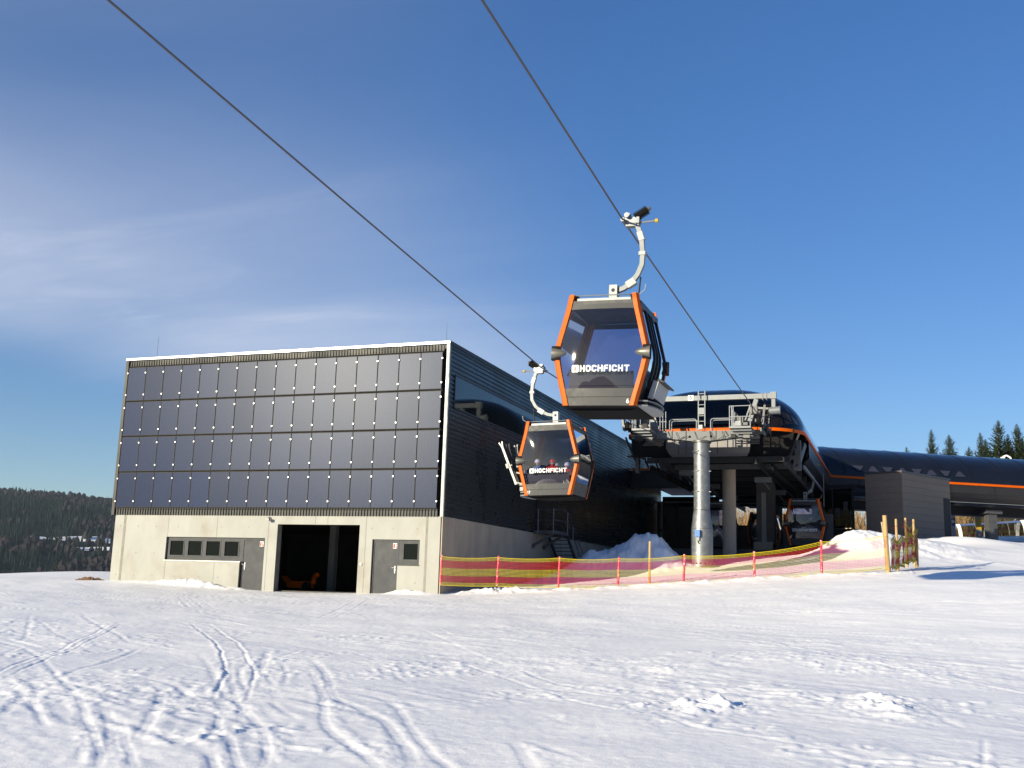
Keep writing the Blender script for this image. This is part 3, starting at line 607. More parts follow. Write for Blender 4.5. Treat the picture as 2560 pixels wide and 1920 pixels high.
# flashings
m = MB(); m.prism([(-.14, ZR + .11), (-.14, ZR + .01), (-.115, ZR + .01), (-.115, ZR + .09), (.25, ZR + .13), (.25, ZR + .15)], lambda u, v, d: (d, u, v), XL - .05, .08); m.build('roof_flashing', 'flashing', B)
m = MB(); m.box(.055, .085, -.10, YB + .05, ZR - .03, ZR + .14); m.box(-.3, .054, .26, YB, ZR + .03, ZR + .13); m.build('roof_edge', 'cladding', B)
m = MB(); m.box(-.06, .055, -.112, -.09, ZC - .03, ZR - .005); m.box(.052, .075, -.0895, .05, ZC - .03, ZR - .005); m.build('corner_trim', 'trim_grey', B)
m = MB(); m.box(XL - .055, XL + .10, -.115, -.09, ZC - .03, ZR - .005); m.box(XL - .052, XL - .03, -.088, .10, ZC - .03, ZR - .005); m.build('corner_trim', 'cladding', B)
# solar panels 16 x 4
P_, ZT, RP = 1.01, 9.98, 1.655
X0 = -.215 - 16 * P_
m = MB(); m.box(X0 - .01, -.19, -.075, -.066, ZT - 4 * RP + .02, ZT + .02); m.build('panel_backing', 'black_gap', B)
m = MB(); m.box(-P_ / 2 + .016, P_ / 2 - .016, -.035, 0, -RP / 2 + .045, RP / 2 - .045); proto = m.build('solar_panel', ['solar_cells'], B)
m = MB(); w_, h_ = P_ / 2 - .012, RP / 2 - .041
for a in ((-w_, -w_ + .012, -h_, h_), (w_ - .012, w_, -h_, h_), (-w_ + .012, w_ - .012, -h_, -h_ + .012), (-w_ + .012, w_ - .012, h_ - .012, h_)): m.box(a[0], a[1], -.040, -.002, a[2], a[3])
fproto = m.build('panel_frame', 'dark_steel', proto)
for r in range(4):
    for c in range(16):
        o = proto if (r, c) == (0, 0) else dup(proto, B)
        o.location = (X0 + (c + .5) * P_, -.125 - random.uniform(0, .004), ZT - (r + .5) * RP); o.rotation_euler = (random.uniform(-.004, .004), 0, random.uniform(-.004, .004))
        if o is not proto: dup(fproto, o)
for r in range(5):
    m = MB(); z = ZT - r * RP
    for dz in (-.028, .028): m.box(X0, -.2, -.13, -.08, z + dz - .008, z + dz + .008)
    m.build('mounting_rail', 'dark_steel', B)
m = MB(); m.box(-.026, .026, -.02, .02, -.028, .028); cproto = m.build('panel_clamp', 'clamp_metal', B); k = 0
for r in range(4):
    for zf in (.185, .815):
        for c in range(17):
            o = cproto if k == 0 else dup(cproto, B); k += 1
            o.location = (X0 + c * P_, -.19, ZT - (r + zf) * RP)
# lightning rods
for x, h in ((-15.45, 1.15), (-.42, .95)):
    m = MB(); m.cyl((x, .6, ZR), (x, .6, ZR + h + .15), .013, .006, n=6); m.build('lightning_rod', 'galvanised', B)
# ribbon of four windows
wd = MB()
x0, x1, z0, z1 = OP[0][0], OP[0][1], OP[0][2], OP[0][3]
wn = MB(); wn.box(x0 + .0, x1, .10, .20, z0, z0 + .17); wn.box(x0, x1, .10, .20, z1 - .12, z1); wn.box(x0, x0 + .13, .10, .20, z0 + .17, z1 - .12)
step = (x1 - x0 - .13) / 4
for i in range(4): wn.box(x0 + .13 + (i + 1) * step - .16, x0 + .13 + (i + 1) * step + (.0 if i == 3 else .0), .10, .20, z0 + .17, z1 - .12)
W4 = wn.build('ribbon_window', 'anthracite', B)
for i in range(4):
    a = x0 + .13 + i * step; b = a + step - .16
    m = MB(); t = .05; m.box(a, a + t, .085, .14, z0 + .17, z1 - .12); m.box(b - t, b, .085, .14, z0 + .17, z1 - .12); m.box(a + t, b - t, .085, .14, z0 + .17, z0 + .17 + t); m.box(a + t, b - t, .085, .14, z1 - .12 - t, z1 - .12); m.build('sash', 'anthracite', W4)
    m = MB(); m.box(a + t, b - t, .125, .132, z0 + .17 + t, z1 - .12 - t); m.build('pane', 'window_glass', W4)
m = MB(); m.box(x0 - .03, x1 + .02, -.05, .10, z0 - .04, z0 - .002); m.build('window_sill', 'flashing', W4)
# doors
def door(x0, x1, ztop, hx, sx):
    f = MB(); f.box(x0, x0 + .07, .08, .18, -.5, ztop); f.box(x1 - .06, x1, .08, .18, -.5, ztop); f.box(x0 + .07, x1 - .06, .08, .18, ztop - .09, ztop); F_ = f.build('door', 'anthracite', B)
    m = MB(); m.box(x0 + .075, x1 - .065, .10, .15, -.5, ztop - .095); m.build('door_leaf', 'anthracite', F_)
    m = MB(); m.box(hx - .02, hx + .02, .075, .099, .80, 1.02); m.cyl((hx, .10, .95), (hx, .04, .95), .011); m.tube([(hx, .04, .95), (hx - .13, .04, .95)], .011); m.cyl((hx, .099, .75), (hx, .07, .75), .02); m.build('handle', 'clamp_metal', F_)
    m = MB(); m.box(sx - .09, sx + .09, .088, .0985, ztop - .36, ztop - .14); s_ = m.build('warning_sign', 'letter_white', F_); s_['label'] = 'small white and red notice'
    m = MB(); m.box(sx - .075, sx - .01, .084, .0879, ztop - .34, ztop - .17); m.box(sx + .03, sx + .07, .084, .0879, ztop - .35, ztop - .24); m.cyl((sx + .045, .0879, ztop - .19), (sx + .045, .084, ztop - .19), .028); m.build('sign_print', 'net_red', F_)
    return F_
d1 = door(-9.515, -8.345, 2.085, -9.33, -8.55); d2 = door(-3.135, -1.935, 2.095, -2.08, -2.12)
m = MB(); m.tube([(-9.53, .02, -.4), (-9.53, .02, 1.0), (-9.47, .02, 1.04), (-9.42, .02, 1.0)], .035, n=8); m.build('downpipe', 'dark_steel', B)
# single window beside the right door
x0, x1, z0, z1 = OP[4]
wn = MB(); wn.box(x0 + .002, x1, .08, .18, z0, z0 + .22); wn.box(x0 + .002, x1, .08, .18, z1 - .16, z1); wn.box(x0 + .002, x0 + .22, .08, .18, z0 + .22, z1 - .16); wn.box(x1 - .12, x1, .08, .18, z0 + .22, z1 - .16); W1 = wn.build('window', 'anthracite', B)
m = MB(); m.box(x0 + .22, x1 - .12, .11, .118, z0 + .22, z1 - .16); m.build('pane', 'window_glass', W1)
m = MB(); m.box(x0 - .0, x1 + .02, -.04, .078, z0 - .035, z0 - .002); m.build('window_sill', 'anthracite', W1)
# garage lintel lamp, switch
m = MB(); m.box(-8.22, -8.06, -.26, -.16, 2.82, 2.93); m.beam((-8.14, -.16, 2.9), (-8.14, -.0, 2.98), .04, .03); m.beam((-8.22, -.2, 2.87), (-8.22, -.02, 2.99), .02, .02); m.build('floodlight', 'bumper', B)
m = MB(); m.box(-3.64, -3.57, -.05, -.0045, 1.02, 1.12); m.build('switch_box', 'letter_white', B)
for a, b in ((-7.75, -6.1), (-4.6, -3.76)):
    m = MB(); m.box(a, b, .12, .3, 2.69, 2.77); m.build('door_track', 'concrete', B)
# long band of window in the side wall
m = MB(); m.box(.03, .075, .62, 22.0, 7.66, 7.72); m.box(.03, .075, .62, 22.0, 9.05, 9.11); m.box(.03, .075, .60, .66, 7.72, 9.05); m.box(.03, .075, 21.94, 22.0, 7.72, 9.05); W2 = m.build('side_window', 'anthracite', B)
for i in range(8):
    a = .66 + i * 2.66; m = MB(); m.box(.055, .062, a + .004, min(a + 2.652, 21.94), 7.72, 9.05); m.build('pane', 'window_glass', W2)
# side door behind the landing
m = MB(); m.box(.046, .075, 11.8, 13.1, 3.2, 5.5); SD = m.build('side_door', 'cabin_black', B)

# ------------------------------------------------------------------ outside staircase
S = thing('metal_staircase', 'grey steel staircase with tube railing on the dark side wall', 'staircase', (0, 0, 0))
m = MB(); m.box(.09, 1.25, 11.4, 13.4, 3.10, 3.17); m.box(.09, 1.25, 11.36, 11.40, 3.02, 3.19); m.box(1.25, 1.29, 11.36, 13.4, 3.02, 3.19); m.build('landing', 'mid_steel', S)
for y in (11.5, 13.2):
    m = MB(); m.beam((1.1, y, 3.05), (.05, y, 2.45), .08, .12); m.box(.02, .06, y - .2, y + .2, 2.3, 2.5); m.build('bracket', 'mid_steel', S)
for sx in (.2, 1.22):
    m = MB(); m.beam((sx, 13.35, 3.08), (sx, 16.2, 1.0), .05, .22); m.build('stringer', 'dark_steel', S)
for i in range(11):
    m = MB(); m.box(.23, 1.19, 13.45 + i * .25, 13.72 + i * .25, 2.98 - i * .182, 3.02 - i * .182); m.build('tread', 'mid_steel', S)
for dz in (1.1, .55):
    m = MB(); m.tube([(.1, 11.40, 3.17 + dz), (.8, 11.40, 3.17 + dz), (1.20, 11.40, 3.17 + dz), (1.27, 11.47, 3.17 + dz), (1.27, 13.3, 3.17 + dz), (1.27, 13.6, 3.05 + dz), (1.27, 16.2, 1.15 + dz)], .022, n=8); m.build('handrail', 'mid_steel', S)
for x, y, z0_, z1_ in ((.3, 11.36, 3.05, 4.27), (1.12, 11.36, 3.05, 4.27), (1.30, 13.2, 3.05, 4.27), (1.30, 14.2, 2.35, 3.62), (1.30, 15.2, 1.62, 2.9)):
    m = MB(); m.cyl((x, y, z0_), (x, y, z1_), .022, n=8); m.box(x - .05, x + .05, y - .015, y + .012, z0_ - .0, z0_ + .16); m.build('railing_post', 'galvanised', S)

# ------------------------------------------------------------------ canopy between hall and station
Cn = thing('entrance_canopy', 'flat dark canopy with orange edge joining the hall to the station', 'canopy', (0, 0, 0))
m = MB(); m.box(.06, 3.3, 32.3, 46, 8.1, 8.6); m.build('canopy_roof', 'dark_steel', Cn)
m = MB(); m.box(.06, 3.3, 32.2, 32.29, 7.35, 8.60); m.build('fascia', 'cabin_black', Cn)
m = MB(); m.box(.05, 3.3, 32.14, 32.195, 8.61, 8.74); m.build('orange_trim', 'orange_stripe', Cn)
m = MB(); m.box(3.31, 3.37, 32.2, 46, 8.0, 8.16); m.build('edge_profile', 'steel_pale', Cn)
m = MB(); m.box(.06, 5.2, 40.0, 40.1, 7.0, 7.12); m.build('light_strip', 'steel_pale', Cn)
G_ = MB(); 
for x in (.1, 1.6, 3.1, 4.6): G_.box(x, x + .14, 40.1, 40.3, 2.2, 7.1)
G_.box(.24, 4.6, 40.1, 40.3, 4.9, 5.05)
G_.box(.24, 4.6, 41.5, 41.6, 2.2, 7.6)
gw = G_.build('glazed_front', 'dark_steel', Cn)
for x in (.24, 1.74, 3.24):
    m = MB(); m.box(x, x + 1.36, 40.07, 40.09, 2.3, 7.0); m.build('pane', 'shop_glass', gw)
# orange snow blower in the garage
K_ = thing('snow_blower', 'small orange snow blower standing inside the dark garage opening', 'machine', (-7.9, 3.2, -.12))
m = MB(); m.box(-1.0, .1, -.3, .3, .12, .42); m.beam((-1.0, 0, .3), (-1.35, 0, .62), .5, .05); m.build('housing', 'orange', K_)
m = MB(); m.tube([(.22, 0, .3), (.22, 0, .52), (.3, -.06, .66), (.48, -.16, .72)], .11, n=10); m.build('chute', 'orange', K_)
for y in (-.34, .34):
    m = MB(); m.cyl((.05, y - .06, .2), (.05, y + .06, .2), .2, n=16); m.build('wheel', 'rubber', K_)
# ------------------------------------------------------------------ lift tower in front of the station
TX, TY = 7.7, 16.5  # tower coordinates below worked out beforehand from image pixel positions
RX1, RX2 = 10.95, 4.1            # the two rope lines
T = thing('lift_tower', 'silver round lift tower number 5 with crossarm, catwalks and sheaves', 'lift tower', (TX, TY, 1.6))
def tb(): return MB()
def tl(m, name, mat, parent=None, smooth=False):
    """meshes below are written in world coordinates; shift them to the tower's base"""
    m.v = [(a - TX, b - TY, c - 1.6) for a, b, c in m.v]; return m.build(name, mat, parent or T, smooth=smooth)
def lathe(prof, cx_, cy_, n=40):
    m = MB(); rows = [[(cx_ + r * math.cos(2 * math.pi * k / n), cy_ + r * math.sin(2 * math.pi * k / n), z) for k in range(n + 1)] for r, z in prof]; m.grid(rows); return m
tl(lathe([(.575, 1.5), (.575, 3.64)], TX, TY), 'lower_shaft', 'galvanised', smooth=True)
tl(lathe([(.575, 3.66), (.43, 4.62)], TX, TY), 'cone', 'galvanised', smooth=True)
tl(lathe([(.428, 4.64), (.422, 8.24)], TX, TY), 'upper_shaft', 'galvanised', smooth=True)
tl(lathe([(.57, 3.64), (.585, 3.645), (.585, 3.655), (.57, 3.66)], TX, TY), 'weld_ring', 'mid_steel', smooth=True)
m = tb(); m.cyl((TX, TY, 8.22), (TX, TY, 8.32), .52, n=40); tl(m, 'head_flange', 'mid_steel', smooth=True)
m = tb(); m.cyl((TX, TY, 1.68), (TX, TY, 1.80), .72, n=40); fl = tl(m, 'base_flange', 'galvanised', smooth=True)
for k in range(20):
    a = k * math.pi / 10; m = tb(); m.cyl((TX + .65 * math.cos(a), TY + .65 * math.sin(a), 1.79), (TX + .65 * math.cos(a), TY + .65 * math.sin(a), 1.88), .028, n=6); tl(m, 'anchor_bolt', 'galvanised', fl)
for z in (7.75, 6.69, 5.6):
    for a in (-2.95, -1.9, -.15): 
        m = tb(); d_ = Vector((math.cos(a), math.sin(a), 0)); c_ = Vector((TX, TY, z)); m.beam(c_ + d_ * .40, c_ + d_ * .52, .16, .035); tl(m, 'climbing_peg', 'steel_pale')
m = tb(); m.box(7.46, 7.72, 15.74, 15.92, 3.20, 3.56); bx_ = tl(m, 'control_box', 'signal_blue'); bx_['label'] = 'small bright blue box'
m = tb(); m.box(7.54, 7.68, 15.82, 15.93, 3.0, 3.195); m.tube([(7.6, 15.88, 3.0), (7.6, 15.90, 2.88), (7.68, 15.92, 2.86)], .03); tl(m, 'box_bracket', 'galvanised')
# crossarm: box girder with haunched belly
arm = [(4.7, 8.86), (10.6, 8.82), (10.6, 8.55), (9.3, 8.42), (8.2, 8.30), (7.2, 8.30), (6.2, 8.42), (4.7, 8.55)]
m = tb(); m.prism(arm, lambda u, v, d: (u, d, v), TY - .30, TY + .30); CA = tl(m, 'crossarm', 'crossarm_shaded')
for x in (7.12, 8.26):
    m = tb(); m.cyl((x, TY - .305, 8.53), (x, TY - .29, 8.53), .07, n=16); tl(m, 'lifting_hole', 'black_gap', CA)
for x in (6.9, 8.5):
    m = tb(); m.beam((x, TY - .33, 8.32), (x, TY - .33, 8.85), .03, .06, up=(0, 1, 0)); tl(m, 'stiffener', 'crossarm_shaded', CA)
# gantry beam with the number plate
m = tb(); m.box(3.75, 11.55, TY - .12, TY + .12, 10.53, 10.79); GB = tl(m, 'gantry_beam', 'steel_pale')
for x in (10.95, 11.15):
    m = tb(); m.box(x - .02, x + .02, TY - .16, TY + .16, 10.45, 10.85); tl(m, 'beam_plate', 'steel_pale', GB)
m = tb(); m.box(11.35, 11.66, TY - .16, TY + .16, 10.50, 10.86); m.box(11.41, 11.60, TY - .1, TY + .1, 10.05, 10.50); tl(m, 'beam_end', 'steel_pale', GB)
m = tb(); m.box(3.55, 3.86, TY - .16, TY + .16, 10.50, 10.86); m.box(3.60, 3.79, TY - .1, TY + .1, 10.05, 10.50); tl(m, 'beam_end', 'steel_pale', GB)
m = tb(); m.box(7.0, 7.30, TY - .15, TY - .125, 10.52, 10.82); NP = tl(m, 'number_plate', 'letter_white', GB)
o = text_mesh('number', '5', .30, 'letter_black', NP, front_M(7.15 - TX, -.155, 10.67 - 1.6), .002)
for s_, xt, xb in ((1, 10.62, 10.12), (-1, 4.72, 5.22)):
    m = tb(); m.beam((xt, TY, 10.5), (xb, TY, 8.86), .22, .26, up=(0, 1, 0)); tl(m, 'gantry_leg', 'steel_pale')
    m = tb(); m.beam((xt - s_ * .28, TY - .2, 10.2), (xb - s_ * .25, TY - .2, 8.86), .07, .07); tl(m, 'ladder_rail', 'steel_pale')
# ladder
m = tb()
for x in (7.59, 7.94): m.beam((x, TY - .34, 8.86), (x, TY - .30, 11.0), .05, .05)
for z in np.arange(9.05, 10.9, .30): m.beam((7.59, TY - .32, z), (7.94, TY - .32, z), .03, .035)
tl(m, 'ladder', 'steel_pale')
m = tb(); m.box(7.62, 7.91, TY - .37, TY - .345, 9.72, 10.08); tl(m, 'ladder_plate', 'steel_pale')
# decks, rails
for x0, x1 in ((9.45, 10.55), (4.32, 5.32)):
    m = tb(); m.box(x0, x1, TY - 1.9, TY + 1.9, 8.70, 8.80); DK = tl(m, 'catwalk', 'steel_pale')
    for k, z in enumerate((8.60, 8.48, 8.36)):
        m = tb(); m.box(x0 + .05 - .1 * k, x1 + .02, TY - 1.8 + k * .25, TY - 1.74 + k * .25, z - .03, z + .03); m.box(x0 + .05 - .1 * k, x1 + .02, TY + 1.4, TY + 1.46, z - .03, z + .03); tl(m, 'catwalk_support', 'crossarm_shaded', DK)
    m = tb()
    for z in (9.86, 9.30):
        m.tube([(x0 + .03, TY + 1.85, z), (x0 + .03, TY - 1.82, z), (x0 + .08, TY - 1.87, z), (x1 - .05, TY - 1.87, z), (x1, TY - 1.82, z)], .022)
    for x, y in ((x0 + .03, TY - 1.87), (x0 + .14, TY - 1.87), (x1 - .02, TY - 1.87), (x0 + .03, TY - .9), (x0 + .03, TY), (x0 + .03, TY + .9), (x0 + .03, TY + 1.85), (x0 + .22, TY - 1.87)): m.cyl((x, y, 8.78), (x, y, 9.88), .024, n=8)
    tl(m, 'guard_rail', 'white_paint', DK)
    m = tb(); m.box(x0 + .25, x0 + .85, TY - 1.2, TY - .4, 8.82, 9.10); m.box(x0 + .35, x0 + .6, TY - 1.0, TY - .6, 9.11, 9.45); tl(m, 'sheave_mechanism', 'mid_steel', DK)
for x0, x1 in ((6.02, 7.48), (8.24, 9.40)):
    for yo in (-.27, .27):
        m = tb(); y = TY + yo; m.tube([(x0, y, 8.84), (x0, y, 9.38), (x0 + .04, y, 9.46), (x0 + .12, y, 9.49), (x1 - .12, y, 9.49), (x1 - .04, y, 9.46), (x1, y, 9.38), (x1, y, 8.84)], .026); tl(m, 'hoop_rail', 'white_paint')
m = tb()
for x in (5.55, 5.70, 5.86): m.cyl((x, TY - .5, 8.85), (x, TY - .5, 9.9), .025, n=8)
m.tube([(5.5, TY - .5, 9.35), (5.9, TY - .5, 9.35)], .02); tl(m, 'gate_posts', 'white_paint')
# sheave trains along both ropes
for rx, s_ in ((RX1, 1), (RX2, -1)):
    hub = thing('sheave', None, None); bpy.data.objects.remove(hub)
    zr = 9.36 if rx == RX1 else 9.2
    m = tb()
    m.beam((rx + s_ * .16, TY - 2.0, zr - .3), (rx + s_ * .16, TY + 2.0, zr - .3), .05, .16); m.beam((rx - s_ * .14, TY - 2.0, zr - .3), (rx - s_ * .14, TY + 2.0, zr - .3), .05, .16)
    m.beam((rx, TY - 1.0, zr - .62), (rx, TY + 1.0, zr - .62), .08, .2); m.beam((rx, TY, zr - .6), (rx - s_ * .6, TY, 8.75), .22, .22); m.beam((rx + s_ * .2, TY - 1.9, zr - .5), (rx + s_ * .32, TY - 1.9, zr + .5), .06, .1); m.beam((rx + s_ * .2, TY + .2, zr - .5), (rx + s_ * .30, TY + .2, zr + .45), .06, .1)
    SB = tl(m, 'sheave_frame', 'mid_steel')
    for k in range(8):
        y = TY - 1.9 + k * .54; m = tb(); zc = zr - .28
        m.cyl((rx - .05, y, zc), (rx + .05, y, zc), .23, n=22); m.cyl((rx - .075, y, zc), (rx - .051, y, zc), .25, n=22); m.cyl((rx + .051, y, zc), (rx + .075, y, zc), .25, n=22); tl(m, 'sheave_wheel', 'rubber', SB)
        m = tb(); m.cyl((rx - .1, y, zc), (rx + .1, y, zc), .09, n=14); tl(m, 'sheave_hub', 'galvanised', SB)
    m = tb(); m.box(rx - s_ * .45, rx - s_ * .08, TY - 1.7, TY - 1.3, zr + .1, zr + .5); m.cyl((rx - s_ * .1, TY - 1.5, zr + .2), (rx + s_ * .05, TY - 1.5, zr + .2), .12); tl(m, 'rope_catcher', 'mid_steel', SB)
    # drum shaped lamp housing outside the rope
    c0 = Vector((rx + s_ * .30, TY, 9.86)); c1 = Vector((rx + s_ * .86, TY, 9.90))
    m = tb(); m.cyl(c0, c1, .19, .20, n=24); m.cyl(c1, c1 + Vector((s_ * .03, 0, 0)), .235, n=24); tl(m, 'drum', 'steel_pale', smooth=True)
    m = tb(); m.beam((rx - s_ * .35, TY, 10.05), (rx + s_ * .4, TY, 9.98), .07, .10); tl(m, 'drum_bracket', 'steel_pale')

# hoses, cable loops and small gear that crowd the tower head
random.seed(5)
for k in range(9):
    x = TX + random.uniform(-2.9, 2.6); y = TY - random.uniform(.34, .42); m = tb(); dx = random.uniform(.3, .9); m.tube([(x, y, 8.80), (x + dx * .3, y - .05, 8.45 - random.random() * .25), (x + dx, y, 8.55)], .014, n=5); tl(m, 'cable_loop', 'rubber')
for k, (x, y, z, a, b, c, mt) in enumerate(((9.6, 15.2, 8.36, .12, .2, .10, 'dark_steel'), (10.3, 15.0, 8.30, .16, .15, .08, 'mid_steel'), (9.9, 14.75, 8.95, .14, .10, .12, 'galvanised'), (4.6, 15.1, 8.32, .16, .2, .1, 'dark_steel'), (5.2, 15.3, 8.28, .1, .14, .1, 'mid_steel'), (5.0, 14.9, 8.95, .12, .1, .13, 'dark_steel'), (7.75, 16.0, 9.0, .10, .08, .12, 'white_paint'), (10.75, 15.0, 9.65, .10, .14, .10, 'dark_steel'), (10.8, 17.2, 9.7, .08, .12, .12, 'mid_steel'))):
    m = tb(); m.box(x - a, x + a, y - b, y + b, z - c, z + c); tl(m, 'junction_box', mt)
for rx, s_ in ((RX1, 1), (RX2, -1)):
    for k in range(3):
        m = tb(); y = TY - 1.6 + k * 1.5; m.beam((rx + s_ * .22, y, 8.7), (rx + s_ * .30, y, 9.95), .03, .22, up=(0, 1, 0)); m.cyl((rx + s_ * .1, y, 9.62), (rx + s_ * .36, y, 9.62), .05, n=8); tl(m, 'rope_guard', 'dark_steel')
    m = tb(); m.tube([(rx - s_ * .3, TY - 1.7, 9.55), (rx - s_ * .1, TY - 1.75, 9.2), (rx - s_ * .3, TY - 1.7, 8.8), (rx - s_ * .7, TY - 1.6, 8.72)], .018, n=6); tl(m, 'hydraulic_hose', 'rubber')

# ------------------------------------------------------------------ gondola station with its long dark glazed hood
AX, HW, YF, ZS = 7.6, 5.05, 19.0, 9.33
ST = thing('gondola_station', 'black glazed gondola station with rounded hood and orange stripe', 'lift station', (AX, YF, 2.6))
def sl(m, name, mat, parent=None, smooth=False, fix=True):
    m.v = [(a - AX, b - YF, c - 2.6) for a, b, c in m.v]; return m.build(name, mat, parent or ST, smooth=smooth, fix=fix)
YE = 56.0; RC = 2.7                       # corner radius in plan
def plan(n=10):
    """outline from the back left to the back right, with the inner point every outline point leans to"""
    out = []
    for y in np.linspace(YE, YF + RC, 15): out.append(((AX - HW, y), (AX, max(y, YF + 4.6))))
    for k in range(1, n + 1):
        a = math.pi + math.pi / 2 * k / n; out.append(((AX - HW + RC + RC * math.cos(a), YF + RC + RC * math.sin(a)), (AX, YF + 4.6)))
    for x in np.linspace(AX - HW + RC, AX + HW - RC, 8)[1:-1]: out.append(((x, YF), (AX, YF + 4.6)))
    for k in range(0, n + 1):
        a = 1.5 * math.pi + math.pi / 2 * k / n; out.append(((AX + HW - RC + RC * math.cos(a), YF + RC + RC * math.sin(a)), (AX, YF + 4.6)))
    for y in np.linspace(YF + RC, YE, 15)[1:]: out.append(((AX + HW, y), (AX, max(y, YF + 4.6))))
    return out
PL = plan()
def hood(PL, z0, rise, n=14, a1=math.pi / 2):
    rows = []
    for k in range(n + 1):
        a = a1 * k / n; c_ = 1 - math.cos(a) ** .92 if math.cos(a) > 1e-6 else 1.0
        rows.append([(o[0] + (i[0] - o[0]) * c_, o[1] + (i[1] - o[1]) * c_, z0 + rise * math.sin(a)) for o, i in PL])
    return rows
m = MB(); m.grid(hood(PL, ZS + .06, 2.88)); hd = sl(m, 'glass_hood', 'dome_glass', smooth=True, fix=False)
# hood ribs seen through the glass
for idx in range(12, len(PL) - 10, 2):
    o, i = PL[idx]; pts = []
    for k in range(9):
        a = math.pi / 2 * k / 8; c_ = 1 - math.cos(a) ** .92 if k < 8 else 1.0; pts.append((o[0] + (i[0] - o[0]) * (c_ * .97 + .03), o[1] + (i[1] - o[1]) * (c_ * .97 + .03), ZS + 2.75 * math.sin(a)))
    m = MB(); m.tube(pts, .05, sq=(.09, .07)); sl(m, 'hood_rib', 'dark_steel')
def strip(PL, prof, cond=lambda p: True):
    """wall swept along the outline; prof: list of (outward offset, z)"""
    m = MB(); seg = []; runs = []
    for o, i in PL:
        if cond(o): seg.append((o, i))
        else:
            if len(seg) > 1: runs.append(seg)
            seg = []
    if len(seg) > 1: runs.append(seg)
    for s_ in runs:
        rows = []
        for off, z in prof:
            rw = []
            for o, i in s_:
                d = Vector((o[0] - i[0], o[1] - i[1], 0)).normalized(); rw.append((o[0] + d.x * off, o[1] + d.y * off, z))
            rows.append(rw)
        m.grid(rows)
    return m
sl(strip(PL, [(0, ZS - .10), (.07, ZS - .10), (.07, ZS + .07), (0, ZS + .07)]), 'orange_stripe', 'orange_stripe', smooth=True, fix=False)
BAND = [(0.0, ZS - .10), (.02, 8.32), (-.25, 8.02), (-.55, 7.86)]
lb = sl(strip(PL, BAND, lambda p: p[1] < YF + .02 and 5.0 < p[0] < 11.2), 'front_band', 'station_band', fix=False)
for x in (5.98, 6.39, 8.14, 9.94, 10.38):
    m = MB(); m.box(x - .012, x + .012, YF - .035, YF - .02, 7.95, ZS - .11); sl(m, 'band_joint', 'black_gap', lb)
sl(strip(PL, BAND, lambda p: p[0] > AX + HW - .01 and p[1] > 24), 'side_band', 'cabin_black', fix=False)
# dark ceiling plate added inside to block light
m = MB(); m.box(AX - HW + .5, AX + HW - .5, YF + 1.2, YE, 8.55, 8.7); sl(m, 'inner_ceiling', 'underbody')
m = MB(); m.box(AX - HW + .45, AX + HW - .45, YF + 1.0, YF + 1.15, 7.95, 9.45); sl(m, 'inner_blocker', 'underbody')  # dark sheet added to hide the sunlit inside of the hood
m = MB(); m.box(AX - 2.6, AX + 2.6, YF + 1.0, YE, 7.86, 8.0); sl(m, 'maintenance_deck', 'underbody')
# underside steel: longitudinal rails, cross beams, diagonal ties
for x in (RX2 + .75, RX1 - .75, RX1 + .75):
    m = MB(); m.box(x - .07, x + .07, YF + .2, YE - 2, 7.40, 7.46); m.box(x - .02, x + .02, YF + .2, YE - 2, 7.46, 7.70); m.box(x - .07, x + .07, YF + .2, YE - 2, 7.70, 7.76); sl(m, 'running_rail', 'dark_steel')
for k, y in enumerate(np.arange(YF + .8, YE - 3, 3.4)):
    m = MB(); m.box(AX - 3.6, AX + 4.4, y - .11, y + .11, 7.56, 7.86); sl(m, 'cross_beam', 'mid_steel' if k == 1 else 'dark_steel')
    if k < 8:
        for s_ in (-1, 1):
            m = MB(); m.beam((AX + s_ * 4.3, y, 7.7), (AX + s_ * 4.9, y, 9.1), .1, .1); sl(m, 'hood_bracket', 'dark_steel')
for x in (RX2, RX1):
    for k in range(44):
        y = YF + 1.5 + k * .62; z = 7.95; m = MB(); m.cyl((x - .07, y, z - .62), (x + .07, y, z - .62), .21, n=14); sl(m, 'drive_tyre', 'rubber')
# grey guide plates under the deck
for k in range(6):
    y = YF + 2.5 + k * 4.1; x = AX + (2.2 if k % 2 else -1.6); m = MB(); m.box(x - .5, x + .5, y, y + .3, 7.05, 7.35); m.beam((x, y, 7.1), (x + .4, y, 6.6), .06, .06); sl(m, 'guide_plate', 'steel_pale' if k in (1, 3) else 'mid_steel')
# machinery hung at the right hand entry
m = MB(); m.box(12.0, 12.4, 21.6, 22.0, 7.3, 9.0); m.box(11.7, 12.0, 21.6, 21.75, 7.9, 8.3); m.beam((12.2, 21.6, 7.4), (12.55, 22.6, 8.9), .12, .3); m.box(11.2, 11.35, 21.0, 21.2, 8.35, 8.8); sl(m, 'entry_guide', 'mid_steel')
m = MB(); m.box(2.9, 3.1, 21.4, 21.9, 7.2, 8.3); m.beam((2.6, 20.6, 8.1), (3.6, 21.0, 8.0), .3, .05); sl(m, 'entry_guide', 'mid_steel')
m = MB(); m.beam((AX + HW - .25, 23.5, 7.72), (AX + HW - .25, 43, 7.72), .10, .16); sl(m, 'edge_rail', 'steel_pale')
